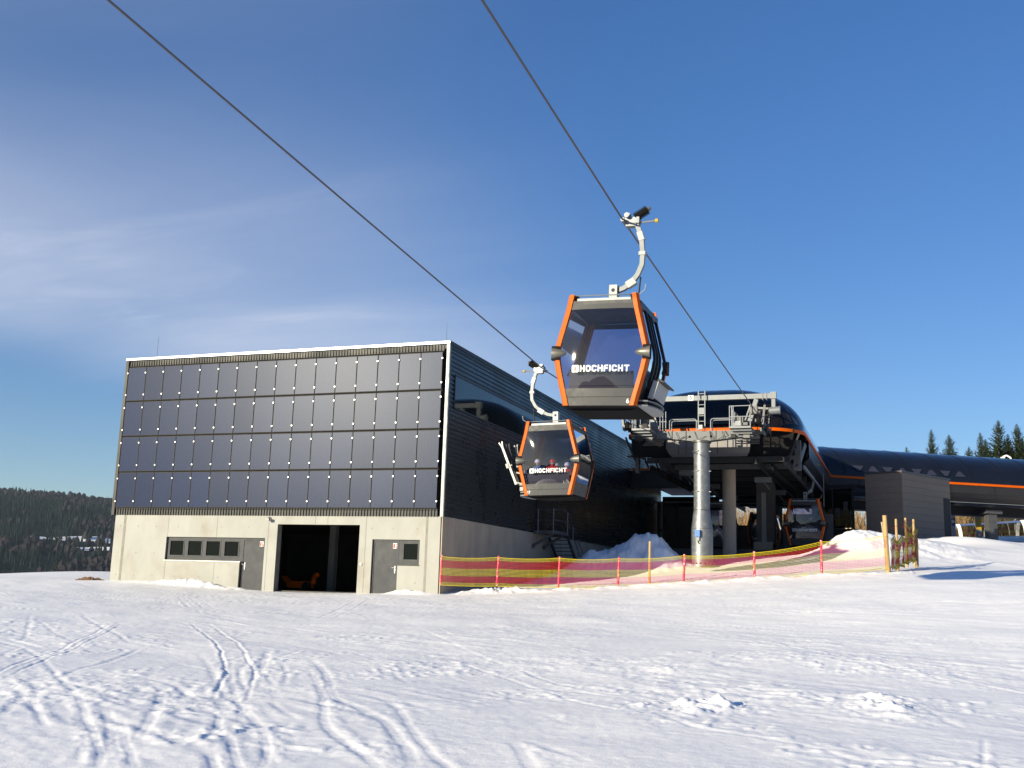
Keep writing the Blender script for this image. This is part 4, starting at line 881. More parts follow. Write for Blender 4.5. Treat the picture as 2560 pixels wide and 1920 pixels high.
# columns
sl(lathe([(.40, 2.0), (.40, 7.9)], 8.0, 24.0), 'round_column', 'concrete_grey', smooth=True)
m = MB(); m.box(8.72, 9.86, 30.9, 31.9, 3.6, 7.9); pl_ = sl(m, 'square_pillar', 'concrete_dark')
m = MB(); m.box(9.05, 9.34, 30.86, 30.897, 3.72, 6.9); sl(m, 'pillar_strip', 'concrete', pl_)
m = MB(); m.box(8.55, 9.75, 30.6, 30.898, 2.6, 3.70); sl(m, 'plinth', 'concrete_grey')
for x, y in ((8.0, 42.0), (8.0, 50.0)): sl(lathe([(.40, 2.0), (.40, 7.9)], x, y), 'round_column', 'concrete_dark', smooth=True)
# floor of the station
m = MB(); m.box(2.4, 13.4, 25.2, 52, 1.6, 2.98); sl(m, 'platform_floor', 'asphalt')
m = MB(); m.tube([(13.3, 26.0, 7.6), (13.3, 26.0, 5.6)], .03); sl(m, 'hanging_rod', 'mid_steel')

# ------------------------------------------------------------------ long side wing of the station
WD = Vector((.84, .543, 0)).normalized(); WN = Vector((-WD.y, WD.x, 0)); W0 = Vector((11.4, 42.7, 0)); WL = 60.0
WG = thing('station_wing', 'long low black glazed wing with orange stripe running off to the right', 'lift station', (12.6, 43.5, 3.2))
def wl(m, name, mat, parent=None, smooth=False, fix=True):
    m.v = [(a - 12.6, b - 43.5, c - 3.2) for a, b, c in m.v]; return m.build(name, mat, parent or WG, smooth=smooth, fix=fix)
def wp(t, off, z): q = W0 + WD * t + WN * off; return (q.x, q.y, z)
npan = 22
rows = []
arc = [(4.7 - 4.7 * math.cos(a) ** .9, ZS + .07 + 2.72 * math.sin(a)) for a in np.linspace(0, math.pi / 2 - .001, 12)]
for off, z in arc + [(9.4, ZS + .07)]: rows.append([wp(t, off, z) for t in np.linspace(0, WL, 30)])
m = MB(); m.grid(rows); wl(m, 'glass_roof', 'wing_glass', smooth=True, fix=False)
for k in range(1, npan):
    t = k * WL / npan; m = MB(); m.tube([wp(t, o - .02, z + .015) for o, z in arc], .015, n=4); wl(m, 'roof_joint', 'black_gap')
m = MB(); m.tube([wp(0, 4.3, ZS + 2.80), wp(WL, 4.3, ZS + 2.80)], .03, sq=(.25, .06)); wl(m, 'ridge_profile', 'dark_steel')
# clerestory row of glazed triangles just above the stripe
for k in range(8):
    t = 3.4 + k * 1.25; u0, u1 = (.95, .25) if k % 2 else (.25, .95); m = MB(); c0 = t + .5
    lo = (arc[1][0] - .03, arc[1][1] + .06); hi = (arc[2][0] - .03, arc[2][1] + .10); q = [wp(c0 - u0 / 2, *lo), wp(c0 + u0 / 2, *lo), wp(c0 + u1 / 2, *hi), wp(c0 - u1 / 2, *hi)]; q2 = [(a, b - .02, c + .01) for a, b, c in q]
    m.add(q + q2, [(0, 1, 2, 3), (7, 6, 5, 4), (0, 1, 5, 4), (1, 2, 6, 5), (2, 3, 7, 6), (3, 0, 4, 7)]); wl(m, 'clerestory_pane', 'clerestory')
for a_, b_ in ((0, 5.9), (8.6, 14.2), (14.26, WL)):
    m = MB(); m.beam(wp(a_, -.03, ZS - .01), wp(b_, -.03, ZS - .01), .08, .17); wl(m, 'orange_stripe', 'orange_stripe')
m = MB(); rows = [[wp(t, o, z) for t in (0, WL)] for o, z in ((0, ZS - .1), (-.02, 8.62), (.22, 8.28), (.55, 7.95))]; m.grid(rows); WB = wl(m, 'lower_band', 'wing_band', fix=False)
for k in range(1, 16):
    t = k * 3.9; m = MB(); m.beam(wp(t, -.03, 8.3), wp(t, -.03, ZS - .12), .02, .02); wl(m, 'band_joint', 'black_gap', WB)
m = MB(); m.beam(wp(0, .5, 7.93), wp(WL, .5, 7.93), .10, .05); wl(m, 'gutter_profile', 'steel_pale')
m = MB(); m.beam(wp(0, 3.0, 7.10), wp(WL, 3.0, 7.10), .10, .06); wl(m, 'lower_rail', 'steel_pale')
m = MB(); m.beam(wp(0, 3.2, 7.55), wp(WL, 3.2, 7.55), .5, .7); m.beam(wp(0, 6.2, 7.65), wp(WL, 6.2, 7.65), .5, .5); wl(m, 'track_casing', 'dark_steel')
m = MB(); m.obox(wp(WL / 2, 4.8, 8.15), WD * WL / 2, WN * 4.2, Vector((0, 0, .05))); wl(m, 'soffit', 'cabin_black')
for t in (16.6, 30.0, 44):
    q = Vector(wp(t, 2.0, 0)); m = MB(); m.obox((q.x, q.y, 5.9), WD * .38, WN * .30, Vector((0, 0, 1.6))); m.obox((q.x, q.y, 7.4), WD * .75, WN * .5, Vector((0, 0, .14))); wl(m, 'steel_pillar', 'mid_steel')

m = MB(); m.box(2.4, 13.2, 50.0, 50.3, 2.9, 6.0); sl(m, 'rear_backdrop', 'concrete_dark')  # dark backdrop added so bright sky does not show through the cabins
m = MB(); m.box(9.9, 13.2, 36.0, 36.2, 2.9, 5.9); sl(m, 'cabin_backdrop', 'concrete_dark')  # second dark backdrop, added behind the right hand cabin
# tower, station and wing scaled about the camera; cabins and ropes below likewise
for o_, p_ in ((T, (8.152, 13.945, 1.538)), (ST, (8.056, 16.332, 2.493)), (WG, (12.831, 39.73, 3.066))): o_.location = p_; o_.scale = (.955,) * 3
# ------------------------------------------------------------------ gondola cabins
# outline in x/z below the grip point: half width against height
CAB = [(-2.40, .925), (-2.7, 1.00), (-3.1, 1.10), (-3.5, 1.20), (-3.72, 1.255), (-3.86, 1.272), (-4.0, 1.26), (-4.3, 1.20), (-4.7, 1.10), (-5.0, 1.02), (-5.22, .965)]
CZ = np.array([c[0] for c in CAB][::-1]); CW = np.array([c[1] for c in CAB][::-1])
def hw(z): return float(np.interp(z, CZ, CW))
YH = 1.08
def bulge(x, z): return .13 * max(0, 1 - (x / 1.3) ** 2) * max(0, 1 - ((z + 3.85) / 1.7) ** 2)
def letters(word, h, w, gap, st):
    """block capitals with rounded outer corners; returns list of convex polys in x/z, and total length"""
    out = []; x = 0.0
    def R_(a, b, c, d): out.append([(x + a, c), (x + b, c), (x + b, d), (x + a, d)])
    def corner(cx_, cz_, a0):   # quarter ring of outer radius st*1.15
        ro = st * 1.25; ri = .001; n = 4
        pts = [(x + cx_ + ro * math.cos(a0 + math.pi / 2 * k / n), cz_ + ro * math.sin(a0 + math.pi / 2 * k / n)) for k in range(n + 1)]; out.append([(x + cx_, cz_)] + pts)
    for ch in word:
        r = st * 1.25
        if ch == 'H': R_(0, st, 0, h); R_(w - st, w, 0, h); R_(st, w - st, h / 2 - st / 2, h / 2 + st / 2); x += w + gap
        elif ch in 'OC':
            R_(r, w - r, 0, st); R_(r, w - r, h - st, h); R_(0, st, r, h - r)
            corner(r, r, math.pi); corner(r, h - r, math.pi / 2); corner(w - r, h - r, 0); corner(w - r, r, 1.5 * math.pi)
            if ch == 'O': R_(w - st, w, r, h - r)
            else: R_(w - st, w, r, h * .34); R_(w - st, w, h * .66, h - r)
            x += w + gap
        elif ch == 'F': R_(0, st, 0, h - r); corner(r, h - r, math.pi / 2); R_(r, w * .86, h - st, h); R_(st, w * .8, h / 2 - st / 2, h / 2 + st / 2); x += w * .88 + gap
        elif ch == 'I': R_(0, st, 0, h); x += st + gap
        elif ch == 'T': R_(0, w, h - st, h); R_(w / 2 - st / 2, w / 2 + st / 2, 0, h - st); x += w
    return out, x
def cabin(name, label, loc, sgn, cx, number, roll=0.0, skirt=True, simple=False, arm=True, numx=None, tbox=True):
    """sgn: side of the hanger arm and the doors"""
    G = thing(name, label, 'gondola', loc); G.rotation_euler = (0, roll, 0); G['group'] = 'orange framed gondola cabins'
    def X(x): return cx + x
    # four orange corner frames
    for ys in (-1, 1):
        for xs_ in (-1, 1):
            m = MB(); rows = []
            for z, w in CAB:
                z2 = z + (.10 if z > -2.45 else 0) - (.02 if z < -5.2 else 0)
                y0 = ys * (YH - .10); y1 = ys * (YH + .05); i_ = xs_ * (w - .155); o_ = xs_ * (w + .005); yo = ys * (YH - .03)
                rows.append([(X(i_), y0, z2), (X(i_), y1, z2), (X(xs_ * (w - .05)), ys * (YH + .055), z2), (X(o_), yo, z2), (X(o_), y0, z2), (X(i_), y0, z2)])
            m.grid(rows); n = len(rows[0]) - 1
            m.add(rows[0][:n], [tuple(range(n))]); m.add(rows[-1][:n], [tuple(range(n))]); m.build('corner_frame', 'orange', G, smooth=True)
            if not simple:
                m = MB(); zc, wc = -3.86, 1.272
                pts = []
                for k in range(9):                      # teardrop shaped bumper boss wrapping the frame
                    t = k / 8; pts.append((wc + .03 - t * .40, .17 * (1 - t) ** .55 if t > .05 else .17))
                rows = []
                for k, (x_, h_) in enumerate(pts):
                    d_ = .10 * math.sqrt(max(0, 1 - (k / 8) ** 2)); rows.append([(X(xs_ * x_), ys * (YH + .045 + d_ * .85 * math.sqrt(max(0, 1 - c_ * c_))), zc + h_ * c_) for c_ in np.linspace(-1, 1, 9)])
                m.grid(rows); sx = xs_ * (wc + .03); m.add([rows[0][k] for k in range(9)] + [(X(sx), ys * (YH - .10), zc - .17), (X(sx), ys * (YH - .10), zc + .17)], [(0, 1, 2, 3, 4, 5, 6, 7, 8, 10, 9)])
                m.build('bumper', 'bumper', G, smooth=True)
                m = MB(); m.obox((X(xs_ * (wc - .06)), ys * (YH + .02), zc), (.10, 0, 0), (0, .06, 0), (0, 0, .185)); m.build('bumper_pad', 'rubber', G)
    # end walls: glass with grey bands
    for ys in (-1, 1):
        def face(z0, z1, off, nz=8):
            rows = []
            for z in np.linspace(z0, z1, nz):
                w = hw(z) - .13; rows.append([(X(x), ys * (YH - .02 + off + bulge(x, z)), z) for x in np.linspace(-w, w, 13)])
            m_ = MB(); m_.grid(rows); return m_
        face(-2.70, -4.80, 0, 14).build('end_window', 'cabin_glass', G, smooth=True, fix=False)
        face(-2.56, -2.70, .004, 3).build('top_band', 'cabin_grey', G, smooth=True, fix=False)
        face(-4.80, -5.015, .004, 3).build('lower_panel', 'cabin_grey', G, smooth=True, fix=False); face(-5.025, -5.24, .004, 3).build('lower_panel', 'cabin_grey', G, smooth=True, fix=False)
    # side walls: black frames with glass strips
    for xs_ in (-1, 1):
        rows = [[(X(xs_ * (hw(z) - .03)), y, z) for y in np.linspace(-YH + .1, YH - .1, 6)] for z in np.linspace(-2.62, -4.72, 12)]
        m = MB(); m.grid(rows); sw = m.build('side_window', 'cabin_side_glass', G, smooth=True, fix=False)
        for y in ((-.95, -.32, .0, .32, .95) if xs_ == sgn else (-.95, .95)):
            m = MB(); m.tube([(X(xs_ * (hw(z) - .015)), y, z) for z in np.linspace(-2.5, -5.2, 12)], .02, sq=(.05, .05)); m.build('door_post', 'cabin_black', sw)
        rows = [[(X(xs_ * (hw(z) - .022)), y, z) for y in (-YH + .1, YH - .1)] for z in np.linspace(-4.70, -5.22, 4)]
        m = MB(); m.grid(rows); m.build('side_panel', 'cabin_grey', G, fix=False)
        m = MB(); m.tube([(X(xs_ * (hw(-2.55) - .02)), -1.0, -2.55), (X(xs_ * (hw(-2.55) - .02)), 1.0, -2.55)], .02, sq=(.1, .14)); m.build('roof_rail', 'cabin_black', G)
    # floor, roof
    m = MB(); m.box(X(-.95), X(.95), -YH, YH, -5.26, -5.20); m.prism([(-.9, -5.265), (.9, -5.265), (.7, -5.31), (-.7, -5.31)], lambda u, v, d: (X(u), d, v), -YH + .35, YH - .35); m.build('floor_pan', 'underbody', G)
    m = MB(); m.prism([(-.9, -2.56), (-.84, -2.47), (.84, -2.47), (.9, -2.56)], lambda u, v, d: (X(u), d, v), -YH - .02, YH + .02); m.build('roof_shell', 'cabin_grey', G)
    # benches inside
    for ys in (-1, 1):
        m = MB(); m.box(X(-.85), X(.85), *sorted((ys * .55, ys * .95)), -4.80, -4.70); m.box(X(-.85), X(.85), *sorted((ys * .93, ys * .98)), -4.70, -4.32); m.build('bench', 'cabin_black', G)
    # door side: step with slots and ski box
    m = MB(); s = sgn
    if skirt:
        for dz, ex in ((-5.10, 0.0), (-5.22, .0)):
            m.prism([(s * .90, -.95), (s * 1.22, -.85), (s * 1.36, -.45), (s * 1.40, 0), (s * 1.36, .45), (s * 1.22, .85), (s * .90, .95)], lambda u, v, d: (X(u), v, d), dz, dz + .035)
        m.build('door_step', 'steel_pale', G)
        m = MB(); m.prism([(s * .92, -.9), (s * 1.20, -.8), (s * 1.33, 0), (s * 1.20, .8), (s * .92, .9)], lambda u, v, d: (X(u), v, d), -5.20, -5.11); m.build('step_core', 'underbody', G)
    if tbox:
        m = MB(); a0 = Vector((X(s * 1.20), 0, -4.72)); n_ = Vector((s * .93, 0, .36)); up_ = Vector((-s * -.36, 0, .93)) if False else Vector((s * .30, 0, .95)).normalized(); out_ = Vector((s * .95, 0, -.30)).normalized()
        m.obox(a0 + out_ * .10, out_ * .07, Vector((0, .62, 0)), up_ * .24); SK = m.build('ski_rack', 'white_paint', G)
        for k in range(7):
            m = MB(); m.obox(a0 + out_ * .12 + up_ * -.26 + Vector((0, -.5 + k * .165, 0)), out_ * .09, Vector((0, .045, 0)), up_ * .06); m.build('rack_slot', 'rubber', SK)
        m = MB(); m.obox(a0 + out_ * .16 + up_ * .27, out_ * .14, Vector((0, .64, 0)), up_ * .02); m.build('rack_lid', 'cabin_black', SK)
    # roof frame and hanger
    for y in (-.98, .98):
        m = MB(); m.beam((X(-.72), y, -2.43), (X(.72), y, -2.43), .06, .10); m.build('roof_beam', 'white_paint', G)
    for y in (-.98, .98):
        m = MB(); m.tube([(X(-.80), y, -2.30), (X(.80), y, -2.30)], .016); m.build('roof_bar', 'steel_pale', G)
    for xs_ in (-1, 1):
        for ys in (-1, 1): m = MB(); m.box(*sorted((X(xs_ * .70), X(xs_ * .84))), *sorted((ys * .88, ys * 1.0)), -2.47, -2.30); m.build('suspension_mount', 'dark_steel', G)
    m = MB(); m.beam((X(0), -.98, -2.42), (X(0), .98, -2.42), .14, .10); m.build('ridge_beam', 'white_paint', G)
    m = MB(); m.tube([(X(sgn * .62), -.9, -2.38), (X(sgn * .85), -.95, -2.36), (X(sgn * 1.08), -1.0, -2.2), (X(sgn * 1.1), -1.0, -2.05)], .012); m.build('grab_bar', 'white_paint', G)
    if arm:
        bx = X(0)
        m = MB(); m.box(bx - .11, bx + .11, -.14, .14, -2.37, -1.78); hb = m.build('hanger_head', 'white_paint', G)
        m = MB(); m.cyl((bx, -.146, -1.93), (bx, .146, -1.93), .05, n=14); m.build('pivot_pin', 'dark_steel', hb)
        ax = sgn * .52
        path = [(bx + sgn * .08, 0, -1.92), (bx + (ax - bx) * .35, 0, -1.86), (bx + (ax - bx) * .62, 0, -1.72), (bx + (ax - bx) * .85, 0, -1.50), (ax, 0, -1.22), (ax + sgn * .01, 0, -.9), (ax - sgn * .03, 0, -.55), (ax - sgn * .12, 0, -.22), (ax - sgn * .2, 0, -.05)]
        m = MB(); m.tube(path, .07, sq=(.13, .12)); ha = m.build('hanger_arm', 'steel_pale', G)
        m = MB(); m.box(ax - .09, ax + .09, -.085, .085, -.96, -.86); m.build('arm_clamp', 'white_paint', ha)
        m = MB(); m.obox((ax - sgn * .06, 0, -.42), (.075, 0, sgn * .02), (0, .075, 0), (-sgn * .04, 0, .12)); m.build('arm_clamp', 'white_paint', ha)
        m = MB(); m.obox((bx + (ax - bx) * .62, 0, -1.72), (.11, 0, sgn * .07), (0, .08, 0), (-sgn * .05, 0, .08)); m.build('arm_clamp', 'white_paint', ha)
        m = MB(); m.tube([(ax - sgn * .04, .05, -1.55), (ax - sgn * .1, .05, -2.35)], .022); m.build('damper', 'dark_steel', ha)
        m = MB(); m.tube([(bx - .55, -.6, -2.36), (bx - .2, -.3, -2.24), (bx + .15, -.3, -2.26), (bx + .45, -.6, -2.38)], .008, n=5); m.build('cable', 'dark_steel', G)
        m = MB(); m.obox((ax - sgn * .30, 0, .02), (.20, 0, 0), (0, .12, 0), (0, 0, .085)); m.cyl((0, -.28, 0), (0, .28, 0), .058, n=12); m.obox((ax - sgn * .42, 0, .14), (.05, 0, 0), (0, .09, 0), (0, 0, .1)); m.obox((ax - sgn * .33, 0, -.08), (.14, 0, 0), (0, .1, 0), (0, 0, .06)); gp = m.build('grip', 'galvanised', G)
        for yy_ in (-.22, .22):
            m = MB(); m.cyl((sgn * .10, yy_ - .03, .13), (sgn * .10, yy_ + .03, .13), .07, n=12); m.build('grip_roller', 'galvanised', gp)
        a = Vector((ax - sgn * .24, 0, .12)); b = Vector((ax + sgn * .10, 0, .33)); d = (b - a).normalized()
        m = MB(); m.cyl(a, b, .095, n=12)
        for k in range(8): q = a + (b - a) * (k + .5) / 8; m.cyl(q - d * .015, q + d * .015, .135, n=14)
        m.build('grip_spring', 'rubber', gp)
        m = MB(); m.cyl(b, b + d * .07, .06, n=10); m.cyl(b + d * .03, b + d * .1, .03, n=8); m.build('spring_cap', 'bumper', gp)
        m = MB(); m.cyl((ax - sgn * .12, 0, -.03), (ax + sgn * .32, 0, .0), .026, n=10); m.build('roller_bar', 'steel_pale', gp)
        m = MB(); m.cyl((ax + sgn * .32, 0, .0), (ax + sgn * .40, 0, .0), .058, n=14); m.build('guide_roller', 'yellow_plastic', gp)
    # lettering on the lower half of the near end window
    LT, LW = letters('HOCHFICHT', .205, .158, .034, .046)
    s0 = 1.52 / (LW + .27); x0 = -1.52 / 2 + .02
    zb = -4.37
    def on(u, v, off): x_ = X(x0 + u * s0); z_ = zb + v * s0; return (x_, -(YH - .02 + bulge(x0 + u * s0, z_)) - off, z_)
    for k, poly in enumerate([]): pass
    m = MB()
    for poly in LT: m.prism([(u + .27, v) for u, v in poly], lambda u, v, d: on(u, v, d), .003, .007)
    m.build('lettering', 'letter_white', G)
    m = MB(); q = .232; c = .03; a = -.015
    m.prism([(c, a), (q - c, a), (q, a + c), (q, a + q - c), (q - c, a + q), (c, a + q), (0, a + q - c), (0, a + c)], lambda u, v, d: on(u, v, d), .003, .007); lg = m.build('emblem', 'letter_white', G)
    m = MB(); h = q / 2
    for z0_, z1_, w_ in ((.045, .105, .075), (.085, .145, .058), (.12, .20, .042)): m.prism([(h - w_, z0_), (h + w_, z0_), (h, z1_)], lambda u, v, d: on(u, v, d), .009 + z0_ * .01, .0105 + z0_ * .01)
    m.prism([(h - .012, a + .0), (h + .012, a + .0), (h + .012, .05), (h - .012, .05)], lambda u, v, d: on(u, v, d), .008, .0088); m.build('emblem_tree', 'cabin_black', lg)
    if number:
        nx = numx if numx is not None else .78
        text_mesh('number', number, .17, 'letter_white', G, front_M(X(nx), -(YH - .02 + bulge(nx, -5.13)) - .012, -5.13), .002)
    return G
G1 = cabin('gondola_cabin', 'nearest gondola cabin, hanging highest against the blue sky, number 6', (11.208, -14.495, 9.675), 1, -.22, '6', roll=RAD(1.6), numx=.76)
G2 = cabin('gondola_cabin', 'smaller gondola cabin number 47 with passengers, in front of the dark hall wall', (4.714, -1.402, 8.701), -1, .52, '47', roll=RAD(-1.2), numx=-.80, tbox=False)
G3 = cabin('gondola_cabin', 'gondola cabin standing in the shade under the station hood', (12.086, 27.79, 8.338), 1, 0.0, None, arm=True, tbox=False)
G4 = cabin('gondola_cabin', 'gondola cabin half hidden behind the silver tower in the station shade', (6.433, 29.225, 8.281), -1, 0.0, None, arm=False, tbox=False)
G5 = cabin('gondola_cabin', 'gondola cabin farther back behind the square pillar in the station', (8.343, 38.3, 8.319), -1, 0.0, None, simple=True, arm=False, tbox=False)

# ------------------------------------------------------------------ haul ropes (kinked slightly where a cabin hangs)
def sag(pts, n=8):
    out = []
    for a, b in zip(pts[:-1], pts[1:]):
        a = Vector(a); b = Vector(b); L_ = (b - a).length
        for k in range(n): t = k / n; p = a.lerp(b, t); p.z -= 4 * t * (1 - t) * L_ * L_ * .00004; out.append(p)
    out.append(Vector(pts[-1])); return out
m = MB(); m.tube(sag([(11.26, -92.54, 14.91), (11.21, -54.34, 12.19), (11.21, -24.69, 10.23), (11.21, -14.5, 9.66), (11.26, 0.77, 9.18), (11.26, 11.56, 8.95), (11.26, 19.2, 8.65), (11.26, 42.12, 7.65)]), .024, n=8)
o = m.build('haul_rope', 'rope', smooth=True); tag(o, 'steel haul rope carrying the nearest gondola cabin', 'rope', 'haul ropes')
m = MB(); m.tube(sag([(4.71, -92.54, 15.1), (4.71, -54.34, 12.33), (4.71, -26.45, 10.36), (4.71, -1.4, 8.7), (4.71, 5.83, 8.7), (4.71, 12.7, 8.77), (4.71, 19.2, 8.56), (4.71, 42.12, 7.65)]), .024, n=8)
o = m.build('haul_rope', 'rope', smooth=True); tag(o, 'steel haul rope passing over the hall roof to the smaller cabin', 'rope', 'haul ropes')
for g_ in (G1, G2, G3, G4, G5): g_.scale = (.955,) * 3

# ------------------------------------------------------------------ skis in the rack of the smaller cabin
for k, (bx_, by_, bz_, tx_, ty_, tz_, mat, lab) in enumerate(((3.80, -1.75, 4.18, 3.08, -1.7, 5.84, 'white_paint', 'pale pair of skis, leftmost in the rack outside the smaller cabin'), (3.80, -1.45, 4.2, 3.28, -1.45, 5.80, 'dark_steel', 'dark pair of skis, middle one in the rack outside the smaller cabin'), (3.85, -1.1, 4.25, 3.50, -1.1, 5.80, 'steel_pale', 'grey pair of skis, closest to the cabin in the rack'))):
    s_ = thing('pair_of_skis', lab, 'skis', (bx_, by_, bz_), group='skis in the rack'); d_ = Vector((tx_ - bx_, ty_ - by_, tz_ - bz_)); n_ = Vector((d_.z, 0, -d_.x)).normalized()
    for j in (-1, 1):
        m = MB(); pts = [d_ * t + n_ * j * (.018 + .5 * max(0, t - .90)) for t in (0, .3, .6, .88, .95, 1.0)]; m.tube(pts, .03, sq=(.05, .018)); m.build('ski', mat, s_)
    m = MB(); q_ = d_ * .45; m.obox(q_ - n_ * .07, n_ * .05, Vector((0, .04, 0)), d_.normalized() * .09); m.build('binding', 'bumper', s_)
sr = MB(); sr.box(-.10, .04, -.7, .6, -.06, .10); sr.box(-.12, .02, -.7, .6, .16, .20)
o = sr.build('ski_rack', 'steel_pale', G2); o.location = (.52 - 1.20, 0, -4.95)
for z_ in (-4.75, -4.35):
    m = MB(); m.beam((.52 - 1.1, -.5, z_), (.52 - 1.52, -.5, z_ + .1), .05, .06); m.beam((.52 - 1.1, .5, z_), (.52 - 1.52, .5, z_ + .1), .05, .06); m.build('rack_bracket', 'bumper', G2)

# ------------------------------------------------------------------ passengers in the smaller cabin
def person(x, y, z, face, jacket, helmet, label):
    p = thing('person', label, 'person', (x, y, z), face, 'passengers in the smaller cabin')
    J = {'pel': (0, 0, .10), 'chest': (0, -.03, .42), 'neck': (0, -.04, .58), 'ls': (-.19, -.03, .52), 'rs': (.19, -.03, .52), 'le': (-.24, .10, .28), 're': (.24, .10, .28), 'lh': (-.10, .30, .20), 'rh': (.10, .30, .20), 'lk': (-.12, .42, .12), 'rk': (.12, .42, .12), 'la': (-.12, .45, -.30), 'ra': (.12, .45, -.30), 'lt': (-.12, .60, -.34), 'rt': (.12, .60, -.34), 'head': (0, -.02, .70)}
    Rr_ = {'pel': .17, 'chest': .18, 'neck': .07, 'ls': .09, 'rs': .09, 'le': .065, 're': .065, 'lh': .05, 'rh': .05, 'lk': .09, 'rk': .09, 'la': .08, 'ra': .08, 'lt': .06, 'rt': .06, 'head': .085}
    ks = list(J); ed = [('pel', 'chest'), ('chest', 'neck'), ('neck', 'head'), ('chest', 'ls'), ('chest', 'rs'), ('ls', 'le'), ('rs', 're'), ('le', 'lh'), ('re', 'rh'), ('pel', 'lk'), ('pel', 'rk'), ('lk', 'la'), ('rk', 'ra'), ('la', 'lt'), ('ra', 'rt')]
    me = bpy.data.meshes.new('body'); me.from_pydata([J[k] for k in ks], [(ks.index(a), ks.index(b)) for a, b in ed], []); o = bpy.data.objects.new('body', me); col.objects.link(o); o.parent = p
    md = o.modifiers.new('skin', 'SKIN'); lay = me.skin_vertices[0].data if me.skin_vertices else None
    if lay is None: lay = me.skin_vertices.new(name='').data
    for i, k in enumerate(ks): lay[i].radius = (Rr_[k], Rr_[k])
    lay[0].use_root = True; md.use_smooth_shade = True; o.modifiers.new('sub', 'SUBSURF').levels = 1; o.modifiers['sub'].render_levels = 1; me.materials.append(MATS[jacket])
    m = MB(); n = 12
    def sph(c, rx, ry, rz, a0=-90):
        m.grid([[(c[0] + rx * math.cos(RAD(a)) * math.cos(2 * math.pi * k / n), c[1] + ry * math.cos(RAD(a)) * math.sin(2 * math.pi * k / n), c[2] + rz * math.sin(RAD(a))) for k in range(n + 1)] for a in np.linspace(a0, 90, 8)])
    sph((0, 0, .73), .082, .10, .12); m.prism([(-.015, .70), (.015, .70), (0, .75)], lambda u, v, d: (u, d, v), .09, .12); m.build('face', 'skin', p, smooth=True)
    m = MB(); sph((0, -.02, .77), .115, .13, .12, -15); m.build('helmet', helmet, p, smooth=True)
cxg = 4.714 + .52 * .955
person(cxg - .5, -1.4 - .52, 4.24, 0, 'jacket_blue', 'helmet_white', 'passenger in dark blue jacket and white helmet, left in the smaller cabin')
person(cxg + .1, -1.4 - .52, 4.24, 0, 'jacket_red', 'helmet_red', 'passenger in red jacket and red helmet, middle of the smaller cabin')
person(cxg + .35, -1.4 + .52, 4.24, math.pi, 'jacket_red', 'helmet_white', 'passenger in red jacket and white helmet, right in the smaller cabin')
person(cxg - .1, -1.4 + .52, 4.24, math.pi, 'jacket_green', 'helmet_white', 'passenger in green jacket facing the camera in the smaller cabin')
# ------------------------------------------------------------------ safety net fence
BANDS = [(0, .12, 1), (.12, .38, 0), (.38, .65, 1), (.65, .89, 0), (.89, 1.001, 1)]
def net(tops, bots, cell=.05, tone=(.010, .006)):
    """woven plastic net between two 3d polylines; strands are flat tapes"""
    m = MB(); T_ = [Vector(p) for p in tops]; B_ = [Vector(p) for p in bots]
    L_ = sum((T_[i + 1] - T_[i]).length for i in range(len(T_) - 1)); Hh = (T_[0] - B_[0]).length
    nc = max(2, int(L_ / cell)); nr = max(2, int(Hh / cell))
    def at_(arr, t): q = t * (len(arr) - 1); i = min(int(q), len(arr) - 2); return arr[i].lerp(arr[i + 1], q - i)
    def bc(v):
        for a, b, c in BANDS:
            if a <= v < b: return c
        return 1
    for r in range(nr + 1):
        v = r / nr; c = bc(v); w = tone[0] * (2.2 if r in (0, nr) else 1.0); steps = 24; prev = None
        for k in range(steps + 1):
            p = at_(T_, k / steps).lerp(at_(B_, k / steps), v); q = (p + Vector((0, 0, w / 2)), p - Vector((0, 0, w / 2)))
            if prev: m.add([prev[0], q[0], q[1], prev[1]], [(0, 1, 2, 3)], c)
            prev = q
    for k in range(nc + 1):
        t = k / nc; a = at_(T_, t); b = at_(B_, t); t2 = min(1, t + .001); d = (at_(T_, t2) - a) if t2 > t else (a - at_(T_, t - .001)); d.z = 0; d.normalize(); w = tone[1]
        for v0, v1, c in BANDS:
            p = a.lerp(b, v0); q = a.lerp(b, min(1, v1)); m.add([p - d * w / 2, p + d * w / 2, q + d * w / 2, q - d * w / 2], [(0, 1, 2, 3)], c)
    return m
FN = thing('safety_fence', 'long red and yellow safety net on red posts in front of the tower', 'fence', (0, 0, 0))
FP = [(.12, -.14, .32, 1.44), (2.26, .55, .34, 1.47), (4.75, .90, .36, 1.50), (7.09, 1.2, .42, 1.53), (9.62, 1.55, .64, 1.70), (12.28, 1.95, .88, 1.87), (14.75, 2.25, 1.16, 2.34), (17.07, 2.5, 1.40, 2.62)]
for i, (x, y, z0, z1) in enumerate(FP[:-1]):
    gz = HZ(x, y); lean = random.uniform(-.03, .06); m = MB(); m.tube([(x + lean, y, z1 + .06), (x, y, z0)], .048, n=10); m.build('fence_post', 'post_red', FN, smooth=True)
    m = MB(); m.cyl((x, y, z0 + .01), (x - lean * .2, y, gz - .3), .009, n=6); m.build('post_spike', 'dark_steel', FN)
for a, b in zip(FP[:-1], FP[1:]):
    tp, bt = [], []
    for k in range(9):
        t = k / 8; s_ = 4 * t * (1 - t); x = a[0] + (b[0] - a[0]) * t; y = a[1] + (b[1] - a[1]) * t
        tp.append((x, y - .05, a[3] + (b[3] - a[3]) * t - .055 * s_)); bt.append((x, y - .05 + random.uniform(-.03, .03), a[2] + (b[2] - a[2]) * t - .02 * s_ - .01))
    net(tp, bt, tone=(.0085, .0055)).build('net', ['net_red', 'net_yellow'], FN, fix=False)
